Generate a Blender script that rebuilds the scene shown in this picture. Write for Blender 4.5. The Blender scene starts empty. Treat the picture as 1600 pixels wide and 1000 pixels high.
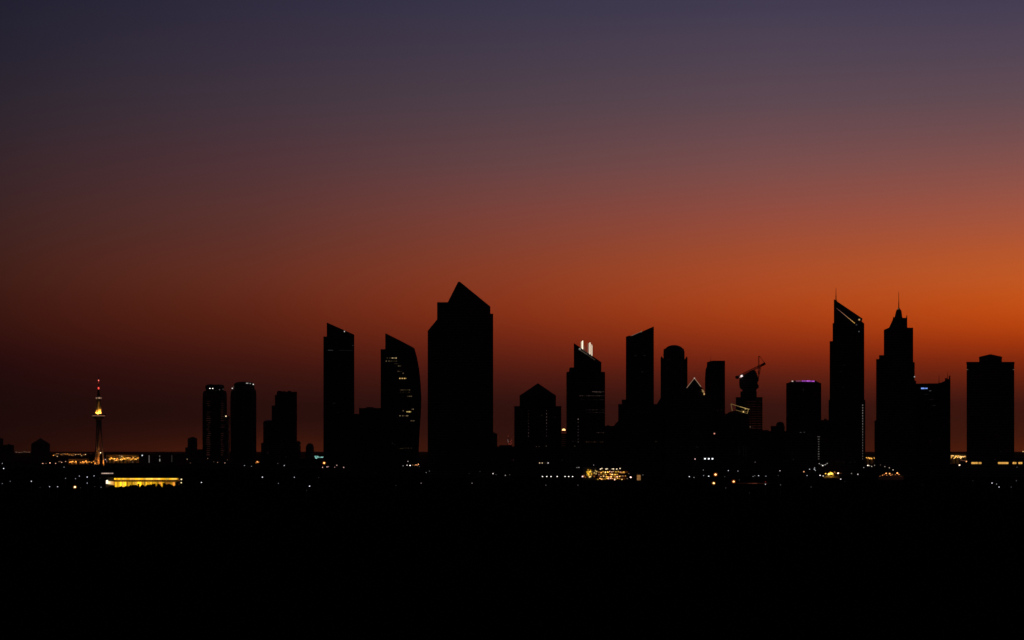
# Dusk skyline across a dark plain.  World units are metres, camera at the origin looking along +Y.
import bpy, bmesh, math, random
from mathutils import Vector
random.seed(7)
R = math.radians
scn = bpy.context.scene
COL = scn.collection

F = 3000.0          # focal length in pixels of the 1600 x 1000 photograph
YH = 703.0          # the level line of the camera in the photograph
H = 39.0            # height of the camera above the plain

# ------------------------------------------------------------------ materials
def new_mat(name):
    m = bpy.data.materials.new(name); m.use_nodes = True
    nt = m.node_tree
    return m, nt, nt.nodes['Principled BSDF']

def node(nt, t, **kw):
    n = nt.nodes.new(t)
    for k, v in kw.items(): setattr(n, k, v)
    return n

def mth(nt, op, a, b=None, c=None):
    n = node(nt, 'ShaderNodeMath', operation=op)
    for i, v in enumerate((a, b, c)):
        if v is None: continue
        if isinstance(v, (int, float)): n.inputs[i].default_value = v
        else: nt.links.new(v, n.inputs[i])
    return n.outputs[0]

def facade(name, wall, glass, floor=3.9, bay=3.0, spandrel=0.34, rough=0.25):
    """floor bands, window bays and a panel-to-panel variation, all in the building's own coordinates"""
    m, nt, b = new_mat(name)
    tc = node(nt, 'ShaderNodeTexCoord')
    sp = node(nt, 'ShaderNodeSeparateXYZ'); nt.links.new(tc.outputs['Object'], sp.inputs[0])
    zf = mth(nt, 'FRACT', mth(nt, 'DIVIDE', sp.outputs['Z'], floor))
    xy = mth(nt, 'ADD', sp.outputs['X'], sp.outputs['Y'])
    xf = mth(nt, 'FRACT', mth(nt, 'DIVIDE', xy, bay))
    solid = mth(nt, 'MAXIMUM', mth(nt, 'LESS_THAN', zf, spandrel), mth(nt, 'LESS_THAN', xf, 0.12))
    cell = node(nt, 'ShaderNodeCombineXYZ')
    nt.links.new(mth(nt, 'FLOOR', mth(nt, 'DIVIDE', xy, bay)), cell.inputs[0])
    nt.links.new(mth(nt, 'FLOOR', mth(nt, 'DIVIDE', sp.outputs['Z'], floor)), cell.inputs[1])
    wn = node(nt, 'ShaderNodeTexWhiteNoise', noise_dimensions='3D'); nt.links.new(cell.outputs[0], wn.inputs['Vector'])
    ns = node(nt, 'ShaderNodeTexNoise'); ns.inputs['Scale'].default_value = 0.05
    nt.links.new(tc.outputs['Object'], ns.inputs['Vector'])
    g = node(nt, 'ShaderNodeMix', data_type='RGBA')
    g.inputs[6].default_value = (*[c * 0.6 for c in glass], 1); g.inputs[7].default_value = (*[c * 1.4 for c in glass], 1)
    nt.links.new(wn.outputs['Value'], g.inputs[0])
    w = node(nt, 'ShaderNodeMix', data_type='RGBA')
    w.inputs[6].default_value = (*[c * 0.8 for c in wall], 1); w.inputs[7].default_value = (*[c * 1.2 for c in wall], 1)
    nt.links.new(ns.outputs['Fac'], w.inputs[0])
    o = node(nt, 'ShaderNodeMix', data_type='RGBA')
    nt.links.new(solid, o.inputs[0]); nt.links.new(g.outputs[2], o.inputs[6]); nt.links.new(w.outputs[2], o.inputs[7])
    nt.links.new(o.outputs[2], b.inputs['Base Color'])
    nt.links.new(mth(nt, 'ADD', mth(nt, 'MULTIPLY', solid, 0.75 - rough), rough), b.inputs['Roughness'])
    return m

def plain(name, col, rough=0.8, metal=0.0, scale=0.3, amp=0.3):
    m, nt, b = new_mat(name)
    tc = node(nt, 'ShaderNodeTexCoord')
    ns = node(nt, 'ShaderNodeTexNoise'); ns.inputs['Scale'].default_value = scale; ns.inputs['Detail'].default_value = 5
    nt.links.new(tc.outputs['Object'], ns.inputs['Vector'])
    g = node(nt, 'ShaderNodeMix', data_type='RGBA')
    g.inputs[6].default_value = (*[c * (1 - amp) for c in col], 1); g.inputs[7].default_value = (*[c * (1 + amp) for c in col], 1)
    nt.links.new(ns.outputs['Fac'], g.inputs[0]); nt.links.new(g.outputs[2], b.inputs['Base Color'])
    b.inputs['Roughness'].default_value = rough; b.inputs['Metallic'].default_value = metal
    return m

_em = {}
def glow(rgb, s):
    """a lamp or a lit window: it gives off light"""
    key = (tuple(rgb), round(s, 4))
    if key not in _em:
        m = bpy.data.materials.new('lit'); m.use_nodes = True
        nt = m.node_tree; nt.nodes.remove(nt.nodes['Principled BSDF'])
        e = node(nt, 'ShaderNodeEmission'); e.inputs[0].default_value = (*rgb, 1); e.inputs[1].default_value = s
        nt.links.new(e.outputs[0], nt.nodes['Material Output'].inputs[0])
        _em[key] = m
    return _em[key]

WHITE = (1.0, 0.93, 0.85); COOL = (0.90, 0.96, 1.0); WARM = (1.0, 0.72, 0.42); AMBER = (1.0, 0.30, 0.045)
GOLD = (1.0, 0.55, 0.06); PINK = (1.0, 0.62, 0.55); RED = (1.0, 0.06, 0.03); YELLOW = (1.0, 0.50, 0.015)

BLUEG = facade('dark_blue_glass', (0.05, 0.055, 0.06), (0.016, 0.02, 0.028))
BROWNG = facade('dark_bronze_glass', (0.07, 0.05, 0.045), (0.022, 0.017, 0.015))
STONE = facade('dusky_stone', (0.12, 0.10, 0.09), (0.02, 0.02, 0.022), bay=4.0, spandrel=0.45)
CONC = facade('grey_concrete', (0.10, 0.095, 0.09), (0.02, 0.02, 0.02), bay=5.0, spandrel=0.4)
ROOF = plain('roof_covering', (0.05, 0.047, 0.045), 0.8)
STEEL = plain('painted_steel', (0.08, 0.08, 0.085), 0.5, 0.6)
PALE = plain('pale_concrete', (0.62, 0.58, 0.50), 0.8)
GREYC = plain('raw_concrete', (0.34, 0.32, 0.29), 0.85)
POLEM = plain('lamp_post_steel', (0.12, 0.12, 0.12), 0.5, 0.5)

# ------------------------------------------------------------------ mesh helpers
def link(o, parent=None):
    COL.objects.link(o)
    if parent is not None: o.parent = parent
    return o

def mesh_obj(name, verts, faces, mat, parent=None, smooth=False):
    me = bpy.data.meshes.new(name); me.from_pydata([tuple(v) for v in verts], [], faces)
    bm = bmesh.new(); bm.from_mesh(me); bmesh.ops.recalc_face_normals(bm, faces=bm.faces[:]); bm.to_mesh(me); bm.free()
    if smooth:
        for p in me.polygons: p.use_smooth = True
    me.materials.append(mat)
    return link(bpy.data.objects.new(name, me), parent)

class MB:
    """collects shapes that belong to ONE part"""
    def __init__(s): s.v = []; s.f = []
    def add(s, vs, fs):
        o = len(s.v); s.v += [tuple(v) for v in vs]; s.f += [tuple(i + o for i in f) for f in fs]; return s
    def box(s, x0, x1, y0, y1, z0, z1):
        return s.add([(x0, y0, z0), (x1, y0, z0), (x1, y1, z0), (x0, y1, z0), (x0, y0, z1), (x1, y0, z1), (x1, y1, z1), (x0, y1, z1)],
                     [(0, 3, 2, 1), (4, 5, 6, 7), (0, 1, 5, 4), (1, 2, 6, 5), (2, 3, 7, 6), (3, 0, 4, 7)])
    def extrude(s, pts, y0, y1):
        """outline pts (x, z) given a real depth from y0 to y1"""
        n = len(pts)
        return s.add([(x, y0, z) for x, z in pts] + [(x, y1, z) for x, z in pts],
                     [tuple(range(n)), tuple(range(2 * n - 1, n - 1, -1))] + [(i, (i + 1) % n, (i + 1) % n + n, i + n) for i in range(n)])
    def loft(s, rings):
        n = len(rings[0]); k = len(rings)
        fs = [tuple(range(n - 1, -1, -1)), tuple(range((k - 1) * n, k * n))]
        for r in range(k - 1):
            for i in range(n):
                j = (i + 1) % n
                fs.append((r * n + i, r * n + j, (r + 1) * n + j, (r + 1) * n + i))
        return s.add([p for r in rings for p in r], fs)
    def bar(s, a, b, r, r2=None, n=6):
        a = Vector(a); b = Vector(b); d = (b - a).normalized()
        u = d.cross(Vector((0, 0, 1)) if abs(d.z) < 0.9 else Vector((1, 0, 0))).normalized(); w = d.cross(u)
        r2 = r if r2 is None else r2
        ring = lambda c, q: [c + u * q * math.cos(2 * math.pi * i / n) + w * q * math.sin(2 * math.pi * i / n) for i in range(n)]
        return s.loft([ring(a, r), ring(b, max(r2, 0.01))])
    def ball(s, c, r, sz=1.0, n=10, k=6):
        rings = []
        for j in range(k + 1):
            t = -math.pi / 2 + math.pi * (0.02 + 0.96 * j / k)
            rings.append([(c[0] + r * math.cos(t) * math.cos(2 * math.pi * i / n), c[1] + r * math.cos(t) * math.sin(2 * math.pi * i / n), c[2] + r * sz * math.sin(t)) for i in range(n)])
        return s.loft(rings)
    def build(s, name, mat, parent=None, smooth=False): return mesh_obj(name, s.v, s.f, mat, parent, smooth)

def tag(o, label=None, cat=None, group=None, kind=None):
    if label: o['label'] = label
    if cat: o['category'] = cat
    if group: o['group'] = group
    if kind: o['kind'] = kind
    return o

class Building:
    """A building standing on the plain at distance D, turned to face the city's ring road.
    Sizes are surveyed: X() and Z() turn a sighting in the photograph into local metres."""
    def __init__(s, name, label, cat, c, D, group=None):
        s.D = D; s.u0 = (c - 800) / F; s.px = s.u0 * D
        s.th = math.atan(s.u0); s.ct = math.cos(s.th); s.st = math.sin(s.th)
        s.root = link(bpy.data.objects.new(name, None))
        s.root.location = (s.px, D, 0); s.root.rotation_euler = (0, 0, -s.th); s.root.empty_display_size = 5
        tag(s.root, label, cat, group)
    def X(s, px, ly=0.0):
        u = (px - 800) / F
        return (u * (s.D + ly * s.ct) - s.px - ly * s.st) / (s.ct + u * s.st)
    def Z(s, py, px=None, ly=0.0):
        lx = 0 if px is None else s.X(px, ly)
        return H + (YH - py) * (s.D - lx * s.st + ly * s.ct) / F
    def P(s, px, py, ly=0.0): return (s.X(px, ly), ly, s.Z(py, px, ly))
    @property
    def m(s): return s.D / F            # metres in a pixel
    def prism(s, name, pts, y0, y1, mat, parent=None, ledge=None):
        mb = MB(); q = []
        for px, py in pts:
            q.append((s.X(px, y0), -0.4 if py is None else s.Z(py, px, y0)))
        mb.extrude(q, y0, y1)
        if ledge:
            (zlo, zhi, step, out, th) = ledge
            xs = [p[0] for p in q]; z = zlo
            while z < zhi:
                mb.box(min(xs) - out, max(xs) + out, y0 - out, y1 + out * 0.8, z, z + th); z += step
        return mb.build(name, mat, parent or s.root)
    def block(s, name, x0, x1, top, y0, y1, mat, bot=None, **k):
        return s.prism(name, [(x0, bot), (x1, bot), (x1, top), (x0, top)], y0, y1, mat, **k)
    def octa(s, name, levels, depth, mat, ch=0.22, y0=0.0, smooth=False):
        """chamfered-plan tower: levels = [(x0, x1, py)], from the ground up"""
        rings = []; ym = y0 + depth / 2
        for x0, x1, py in levels:
            a = s.X(x0, ym); b = s.X(x1, ym); w = b - a; c = w * ch; d = depth * w / (s.X(levels[0][1], ym) - s.X(levels[0][0], ym)) / 2
            cy = c * d * 2 / w
            z = -0.4 if py is None else s.Z(py, None, ym)
            rings.append([(a + c, ym - d, z), (b - c, ym - d, z), (b, ym - d + cy, z), (b, ym + d - cy, z), (b - c, ym + d, z), (a + c, ym + d, z), (a, ym + d - cy, z), (a, ym - d + cy, z)])
        return MB().loft(rings).build(name, mat, s.root, smooth)
    def dome(s, name, x0, x1, base, top, yc, mat):
        a = s.X(x0, yc); b = s.X(x1, yc); r = (b - a) / 2; cx = (a + b) / 2; z0 = s.Z(base, None, yc); h = s.Z(top, None, yc) - z0
        rings = []
        for j in range(8):
            t = (math.pi / 2) * j / 7.0 * 0.985
            rings.append([(cx + r * math.cos(t) * math.cos(2 * math.pi * i / 20), yc + r * math.cos(t) * math.sin(2 * math.pi * i / 20), z0 + h * math.sin(t)) for i in range(20)])
        return MB().loft(rings).build(name, mat, s.root, True)
    def hip(s, name, x0, x1, eave, ax, apex, y0, y1, mat):
        a = s.X(x0, y0); b = s.X(x1, y0); z = s.Z(eave, None, y0); ym = (y0 + y1) / 2; p = (s.X(ax, ym), ym, s.Z(apex, ax, ym))
        vs = [(a, y0, z), (b, y0, z), (b, y1, z), (a, y1, z), p]
        return MB().add(vs, [(0, 3, 2, 1), (0, 1, 4), (1, 2, 4), (2, 3, 4), (3, 0, 4)]).build(name, mat, s.root)
    def lit(s, px, py, w, h, rgb, st, y=-0.3, name='lit_window', parent=None, th=0.25):
        """one lit opening, w x h in photo pixels, a shallow box set proud of the wall"""
        x = s.X(px, y); z = s.Z(py, px, y); a = w * s.m / 2; b = h * s.m / 2
        return MB().box(x - a, x + a, y, y + th, z - b, z + b).build(name, glow(rgb, st), parent or s.root)
    def mast(s, px, top, bot, r, y, name='antenna', mat=None):
        x = s.X(px, y); z0 = s.Z(bot, px, y); z1 = s.Z(top, px, y)
        mb = MB().bar((x, y, z0), (x, y, z0 + (z1 - z0) * 0.45), r, r * 0.8).bar((x, y, z0 + (z1 - z0) * 0.45), (x, y, z1), r * 0.6, r * 0.35)
        mb.box(x - r * 1.6, x + r * 1.6, y - r * 1.6, y + r * 1.6, z0 - 0.3, z0 + 1.2)
        return mb.build(name, mat or STEEL, s.root)
    def strip(s, a, b, r, rgb, st, y, name='light_strip'):
        """a thin luminous tube between two sightings"""
        return MB().bar(s.P(*a, y), s.P(*b, y), r).build(name, glow(rgb, st), s.root)
    def roofgear(s, name, items, mat=None):
        """small boxes of plant on a roof: (x0, x1, top, bottom, y0, y1)"""
        for x0, x1, t, b, y0, y1 in items:
            MB().box(s.X(x0, y0), s.X(x1, y0), y0, y1, s.Z(b, None, y0) - 0.2, s.Z(t, None, y0)).build(name, mat or ROOF, s.root)

# ------------------------------------------------------------------ camera
cam = bpy.data.cameras.new('camera'); co = link(bpy.data.objects.new('camera', cam))
co.location = (0, 0, H); co.rotation_euler = (R(90), 0, 0)
cam.sensor_width = 36; cam.lens = 36 * F / 1600; cam.shift_y = (YH - 500) / 1600
cam.clip_start = 1; cam.clip_end = 120000
scn.camera = co

# ------------------------------------------------------------------ dusk sky
def lin(c):
    c = max(c, 0) / 255.0
    return c / 12.92 if c <= 0.04045 else ((c + 0.055) / 1.055) ** 2.4
COLX = [0, 400, 800, 1200, 1600]
SKY = {   # seen height in the photo : colour at five bearings
    0:   [(34, 33, 49), (48, 44, 63), (58, 54, 75), (66, 60, 82), (69, 62, 84)],
    75:  [(39, 35, 49), (56, 48, 64), (68, 59, 75), (79, 67, 83), (83, 69, 85)],
    150: [(45, 38, 48), (64, 52, 63), (79, 64, 74), (92, 72, 82), (98, 75, 83)],
    200: [(50, 38, 46), (72, 52, 60), (90, 66, 72), (106, 75, 80), (114, 78, 80)],
    250: [(55, 38, 43), (80, 52, 57), (101, 68, 70), (121, 78, 77), (132, 81, 76)],
    290: [(59, 37, 40), (86, 52, 53), (113, 68, 65), (134, 78, 71), (148, 83, 71)],
    330: [(62, 37, 36), (92, 52, 48), (124, 67, 59), (147, 77, 64), (163, 85, 64)],
    365: [(64, 35, 32), (95, 50, 43), (130, 65, 51), (157, 77, 54), (174, 85, 54)],
    397: [(66, 33, 28), (99, 48, 38), (135, 63, 43), (164, 76, 45), (183, 86, 43)],
    430: [(65, 31, 24), (102, 46, 33), (139, 60, 36), (171, 75, 38), (190, 87, 36)],
    465: [(62, 26, 20), (98, 40, 26), (138, 54, 28), (171, 69, 28), (191, 80, 24)],
    500: [(58, 22, 16), (91, 34, 20), (131, 47, 22), (163, 60, 20), (186, 70, 15)],
    530: [(50, 17, 14), (80, 29, 18), (113, 38, 20), (144, 48, 18), (162, 54, 12)],
    560: [(41, 13, 13), (67, 23, 16), (93, 31, 18), (119, 37, 17), (131, 41, 13)],
    595: [(34, 11, 11), (53, 19, 15), (69, 24, 17), (85, 29, 18), (94, 31, 15)],
    630: [(29, 11, 10), (41, 16, 13), (50, 19, 15), (59, 22, 17), (65, 24, 16)],
    665: [(30, 11, 9), (42, 16, 12), (48, 18, 13), (54, 21, 14), (63, 24, 14)],
    703: [(36, 13, 7), (80, 30, 12), (60, 23, 12), (56, 21, 11), (92, 35, 12)],
}
SKYGAIN = 1.0
def sky_at(col, py):
    # the sky stands beyond the haze, which takes a little of its light: more, the lower one looks
    k = 1 + (0.012, 0.03, 0.058, 0.081, 0.096)[col] * max(0, min(1, (py - 330) / 150)) * max(0, min(1, (640 - py) / 60))
    return [v * k for v in sky_raw(col, py)]
def sky_raw(col, py):
    ks = sorted(SKY)
    if py <= ks[0]: return [lin(c) for c in SKY[ks[0]][col]]
    for a, b in zip(ks, ks[1:]):
        if a <= py <= b:
            t = (py - a) / (b - a); t = t * t * (3 - 2 * t) * 0.35 + t * 0.65
            return [lin(p) * (1 - t) + lin(q) * t for p, q in zip(SKY[a][col], SKY[b][col])]
    return [lin(c) for c in SKY[ks[-1]][col]]

world = bpy.data.worlds.new('World'); scn.world = world; world.use_nodes = True
nt = world.node_tree; nt.nodes.clear()
tc = node(nt, 'ShaderNodeTexCoord'); sp = node(nt, 'ShaderNodeSeparateXYZ'); nt.links.new(tc.outputs['Generated'], sp.inputs[0])
hyp = mth(nt, 'SQRT', mth(nt, 'ADD', mth(nt, 'MULTIPLY', sp.outputs['X'], sp.outputs['X']), mth(nt, 'MULTIPLY', sp.outputs['Y'], sp.outputs['Y'])))
elev = mth(nt, 'ARCTAN2', sp.outputs['Z'], hyp)                      # radians above the level line
azim = mth(nt, 'ARCTAN2', sp.outputs['X'], sp.outputs['Y'])          # bearing, 0 along the view
E1 = 0.24
el = mth(nt, 'DIVIDE', elev, E1)
cols = []
N = 32
for c in range(5):
    r = node(nt, 'ShaderNodeValToRGB'); cr = r.color_ramp; cr.interpolation = 'LINEAR'
    ct = math.cos(math.atan((COLX[c] - 800) / F))
    stops = []
    for i in range(N):
        p = i / (N - 1); py = YH - F * math.tan(p * E1) / ct
        stops.append((p, sky_at(c, py)))
    while len(cr.elements) < N: cr.elements.new(0.5)
    for e, (p, k) in zip(cr.elements, stops): e.position = p
    for e, (p, k) in zip(cr.elements, stops): e.color = (*[v * SKYGAIN for v in k], 1)
    nt.links.new(el, r.inputs[0]); cols.append(r.outputs[0])
def mixc(f, a, b):
    n = node(nt, 'ShaderNodeMix', data_type='RGBA', clamp_factor=True)
    nt.links.new(f, n.inputs[0])
    for v, i in ((a, 6), (b, 7)):
        if isinstance(v, tuple): n.inputs[i].default_value = v
        else: nt.links.new(v, n.inputs[i])
    return n.outputs[2]
out = cols[0]
azs = [math.atan((x - 800) / F) for x in COLX]
def ramp01(v, a, b, smooth=True):
    n = node(nt, 'ShaderNodeMapRange', interpolation_type='SMOOTHSTEP' if smooth else 'LINEAR', clamp=True)
    nt.links.new(v, n.inputs[0]); n.inputs[1].default_value = a; n.inputs[2].default_value = b
    return n.outputs[0]
for i in range(4): out = mixc(ramp01(azim, azs[i], azs[i + 1], False), out, cols[i + 1])
# away from the afterglow (beyond the frame) the sky falls to the dim blue of the coming night
night = (0.0042, 0.0048, 0.0085, 1)
side = mth(nt, 'MAXIMUM', ramp01(azim, -0.27, -0.9), ramp01(azim, 0.55, 1.5))
out = mixc(side, out, night)
out = mixc(ramp01(elev, 0.24, 0.8), out, night)
bg = node(nt, 'ShaderNodeBackground'); nt.links.new(out, bg.inputs[0]); bg.inputs[1].default_value = 1.0
wo = node(nt, 'ShaderNodeOutputWorld'); nt.links.new(bg.outputs[0], wo.inputs[0])

# the last of the sun, just under the haze beyond the right-hand towers
sl = bpy.data.lights.new('sun', 'SUN'); sl.energy = 0.015; sl.angle = R(10); sl.color = (1.0, 0.5, 0.25)
so = link(bpy.data.objects.new('sun', sl)); so.location = (1500, 3000, 900)
d = -Vector((math.sin(R(16)) * math.cos(R(1.0)), math.cos(R(16)) * math.cos(R(1.0)), math.sin(R(1.0))))
so.rotation_euler = d.to_track_quat('-Z', 'Y').to_euler()

# ------------------------------------------------------------------ ground
def sheet(name, x0, x1, y0, y1, z, mat, nx=1, ny=1):
    vs = [(x0 + (x1 - x0) * i / nx, y0 + (y1 - y0) * j / ny, z) for j in range(ny + 1) for i in range(nx + 1)]
    fs = [(j * (nx + 1) + i, j * (nx + 1) + i + 1, (j + 1) * (nx + 1) + i + 1, (j + 1) * (nx + 1) + i) for j in range(ny) for i in range(nx)]
    o = mesh_obj(name, vs, fs, mat); o['kind'] = 'structure'; return o
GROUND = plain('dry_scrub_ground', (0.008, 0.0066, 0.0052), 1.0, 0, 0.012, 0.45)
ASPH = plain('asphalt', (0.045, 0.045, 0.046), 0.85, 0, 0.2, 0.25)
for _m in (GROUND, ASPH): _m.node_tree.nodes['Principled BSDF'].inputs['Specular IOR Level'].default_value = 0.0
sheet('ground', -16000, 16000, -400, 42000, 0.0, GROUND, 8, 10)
sheet('road', 235, 560, 2255, 2263, 0.006, ASPH)
sheet('boulevard', -1500, 1600, 2905, 2917, 0.006, ASPH)

HAZE = 1.0e-5
hm = bpy.data.materials.new('haze'); hm.use_nodes = True; hn = hm.node_tree; hn.nodes.clear()
pv = node(hn, 'ShaderNodeVolumePrincipled'); pv.inputs['Density'].default_value = HAZE
pv.inputs['Color'].default_value = (0.85, 0.50, 0.36, 1); pv.inputs['Anisotropy'].default_value = 0.35
ho = node(hn, 'ShaderNodeOutputMaterial'); hn.links.new(pv.outputs[0], ho.inputs['Volume'])
hz = MB().box(-17000, 17000, -600, 43000, -1.5, 420).build('haze', hm); hz['kind'] = 'stuff'
hz.display_type = 'WIRE'

# ------------------------------------------------------------------ lamps
_proto = {}
def lamp_meshes(rgb, st):
    if 'post' not in _proto:
        p = MB().bar((0, 0, 0), (0, 0, 1), 1, 0.6, 8).build('post', POLEM); _proto['post'] = p.data
        bpy.data.objects.remove(p)
    k = (rgb, st)
    if k not in _proto:
        p = MB().ball((0, 0, 0), 0.5, 0.8, 8, 4).build('lamp_head', glow(rgb, st), None, True); _proto[k] = p.data
        bpy.data.objects.remove(p)
    return _proto['post'], _proto[k]
LAMPS = []
def lamp(px, py, size=1.3, rgb=WHITE, st=2.5, D=None, label=None, group=None, hmin=9.0, cap=2750.0, zone=None, y=None):
    """street lamp standing on the plain: D from the sighting of its head, unless given"""
    if D is None: D = min((H - hmin) * F / max(py - YH, 1), cap)
    z = H + (YH - py) * D / F
    x = (px - 800) / F * D
    post, head = lamp_meshes(rgb, st)
    root = link(bpy.data.objects.new('street_lamp', None)); root.location = (x, D, 0)
    r = size * D / F
    a = link(bpy.data.objects.new('post', post), root); a.scale = (0.16, 0.16, z - r * 0.3)
    b = link(bpy.data.objects.new('lamp_head', head), root); b.location = (0, -0.05, z); b.scale = (r, r, r)
    tag(root, label, 'lamp', group)
    LAMPS.append((root, px, py, rgb, size * st, label))
    return root

# ------------------------------------------------------------------ buildings, from the left
b = Building('slab_block', 'pair of stepped hazy slab blocks at the far end of the skyline beside open sky', 'building', 8, 6200)
b.block('low_slab', 4, 22, 695, 0, 30, CONC); b.block('tall_slab', -14, 5, 685, 6, 34, CONC)
b.roofgear('stair_head', [(12, 16, 693.5, 695, 8, 16), (-6, 0, 683.5, 685, 10, 20)])

b = Building('pyramid_roofed_block', 'squat hazy block under a pyramid roof, nearest neighbour of the broadcast tower', 'building', 63, 5600)
b.block('wall', 48.8, 78, 694, 0, 50, CONC); b.hip('roof', 48, 78.8, 694, 63.3, 684.5, -1, 51, ROOF)
b.mast(63.3, 682.5, 685, 0.5, 25)

# broadcast tower
b = Building('broadcast_tower', 'slender broadcast tower with lit golden crown, ring deck and red mast lights', 'tower', 154, 5000)
S = b.m; c0 = 0.0
def bz(py): return H + (YH - py) * b.D / F
for k in range(3):
    a = math.pi * (0.5 + 2 * k / 3) + 0.35
    mb = MB(); rings = []
    for py, rad, w in ((None, 13.6, 2.5), (706, 11.0, 2.3), (690, 8.4, 2.2), (665, 6.2, 2.4), (650, 5.8, 2.6)):
        z = -0.4 if py is None else bz(py)
        cx, cy = rad * math.cos(a), rad * math.sin(a)
        rings.append([(cx + w * math.cos(a + t), cy + w * math.sin(a + t), z) for t in (0.785, 2.356, 3.927, 5.498)])
    mb.loft(rings).build('leg', GREYC, b.root)
def tube(name, lv, mat, n=16, smooth=True):
    return MB().loft([[(r * math.cos(2 * math.pi * i / n), r * math.sin(2 * math.pi * i / n), z) for i in range(n)] for z, r in lv]).build(name, mat, b.root, smooth)
tube('shaft', [(-0.4, 2.9), (bz(690), 3.0), (bz(664), 4.6), (bz(650), 5.6)], GREYC)
tube('deck', [(bz(656), 6.5), (bz(652.3), 14.5), (bz(649.9), 15.8), (bz(648.5), 15.8), (bz(647.6), 12.0)], STEEL, 24, False)
tube('deck_light_ring', [(bz(650.3), 16.05), (bz(649.3), 16.05)], glow((1.0, 0.46, 0.28), 0.24), 24)
MB().box(9, 18.5, -3, 3, bz(648.3), bz(646.6)).build('gondola', STEEL, b.root)
tube('crown', [(bz(647.8), 7.4), (bz(640), 6.6), (bz(633), 5.2), (bz(624.5), 3.9), (bz(619.5), 3.7)], PALE, 20)
mb = MB()
for k in range(10):
    a = 2 * math.pi * k / 10
    mb.bar((7.9 * math.cos(a), 7.9 * math.sin(a), bz(648)), (4.3 * math.cos(a), 4.3 * math.sin(a), bz(625)), 0.55)
mb.build('crown_ribs', STEEL, b.root)
tube('upper_gallery', [(bz(624.8), 6.2), (bz(623.6), 6.6), (bz(623.2), 6.0), (bz(620.6), 6.0), (bz(620.2), 6.6), (bz(619), 5.6)], STEEL, 16, False)
for k in range(12):
    a = 2 * math.pi * (k + 0.5) / 12
    MB().box(-0.75, 0.75, -0.3, 0.3, bz(623), bz(620.8)).build('gallery_window', glow((1.0, 0.55, 0.34), random.choice((0.02, 0.35, 0.9))), b.root).matrix_local = \
        __import__('mathutils').Matrix.Translation((6.1 * math.cos(a), 6.1 * math.sin(a), 0)) @ __import__('mathutils').Matrix.Rotation(a + math.pi / 2, 4, 'Z')
tube('mast_base', [(bz(619.2), 3.6), (bz(611), 3.0), (bz(609), 1.6)], STEEL, 10)
tube('red_mast', [(bz(609.5), 2.6), (bz(606.5), 2.4), (bz(602), 0.9)], plain('red_paint', (0.55, 0.03, 0.03), 0.6), 10)
tube('mast', [(bz(603), 1.0), (bz(594), 0.8), (bz(585), 0.35)], STEEL, 8)
for py, r, st in ((606.6, 2.3, 1.6), (594.5, 1.5, 1.8)):
    MB().ball((0, -2.6 if py > 600 else -1.0, bz(py)), r * 0.9, 1.5).build('beacon', glow((1.0, 0.07, 0.05) if py > 600 else (1.0, 0.16, 0.12), st), b.root)
MB().ball((0, -2.0, bz(598.5)), 0.7).build('beacon', glow(RED, 1.2), b.root)
ring_ = lambda r, z: [(r * math.cos(2 * math.pi * i / 24), r * math.sin(2 * math.pi * i / 24), z) for i in range(24)]
MB().loft([ring_(12.2, bz(647.9)), ring_(12.2, bz(646.6)), ring_(11.9, bz(646.6)), ring_(11.9, bz(647.9))]).build('deck_lamp_screen', STEEL, b.root)
for k in range(10):   # floodlights wash the crown, behind a parapet ring added to hide them
    a = 2 * math.pi * (k + 0.5) / 10
    MB().box(-0.6, 0.6, -0.4, 0.4, 0, 0.7).build('floodlight', glow((1.0, 0.40, 0.05), 1100), b.root).location = (11.3 * math.cos(a), 11.3 * math.sin(a), bz(647.7))
for x, y in ((-11, -17), (3, -17), (8, -15), (-4, -16), (12, -13)):   # floodlights at the foot, behind added shields that hide them from view
    fl = MB().box(-0.9, 0.9, -0.6, 0.6, 0, 0.8).build('floodlight', glow(AMBER, 200), b.root); fl.location = (x, y, 0.3)
    MB().box(-1.6, 1.6, -1.3, -1.0, -0.3, 1.9).box(-1.6, -1.3, -0.99, 0.6, -0.3, 1.8).box(1.3, 1.6, -0.99, 0.6, -0.3, 1.8).build('lamp_shield', STEEL, fl)
MB().ball((5.2, -12.5, bz(707.3)), 1.2).build('marker_light', glow(WARM, 4), b.root)

b = Building('low_hall', 'long low dark hall with vertical light slits beyond the golden arena', 'building', 252, 5200)
b.block('wall', 218, 287, 709.3, 0, 60, CONC); b.block('raised_wing', 252, 270, 707.2, 8, 50, CONC)
b.block('end_wing', 219, 228, 708.6, -6, 20, CONC)
for px, p0, p1, st in ((233, 711.5, 723, 0.10), (249.5, 711.8, 714, 0.10), (249.6, 717, 721, 0.30), (268.5, 711, 722, 0.02), (221, 714, 722, 0.012)):
    b.lit(px, (p0 + p1) / 2, 1.3, p1 - p0, WHITE, st, -0.4, 'light_slit')
b.lit(222.2, 711.6, 1.6, 1.6, COOL, 1.2, -6.4, 'wall_lamp')

b = Building('domed_block', 'small hazy block with rounded cap standing before the twin round towers', 'building', 301, 6000)
b.octa('wall', [(293.2, 308.2, None), (293.2, 308.2, 686), (295, 306.5, 684.2)], 26, CONC); b.dome('cap', 297, 305, 684.4, 682.6, 13, ROOF)
b.block('side_wing', 289.5, 294, 699, 4, 24, CONC); b.block('rear_wing', 307, 318, 702, 6, 30, CONC)
b.lit(292.5, 717.5, 1.4, 1.4, WARM, 0.25)

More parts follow.
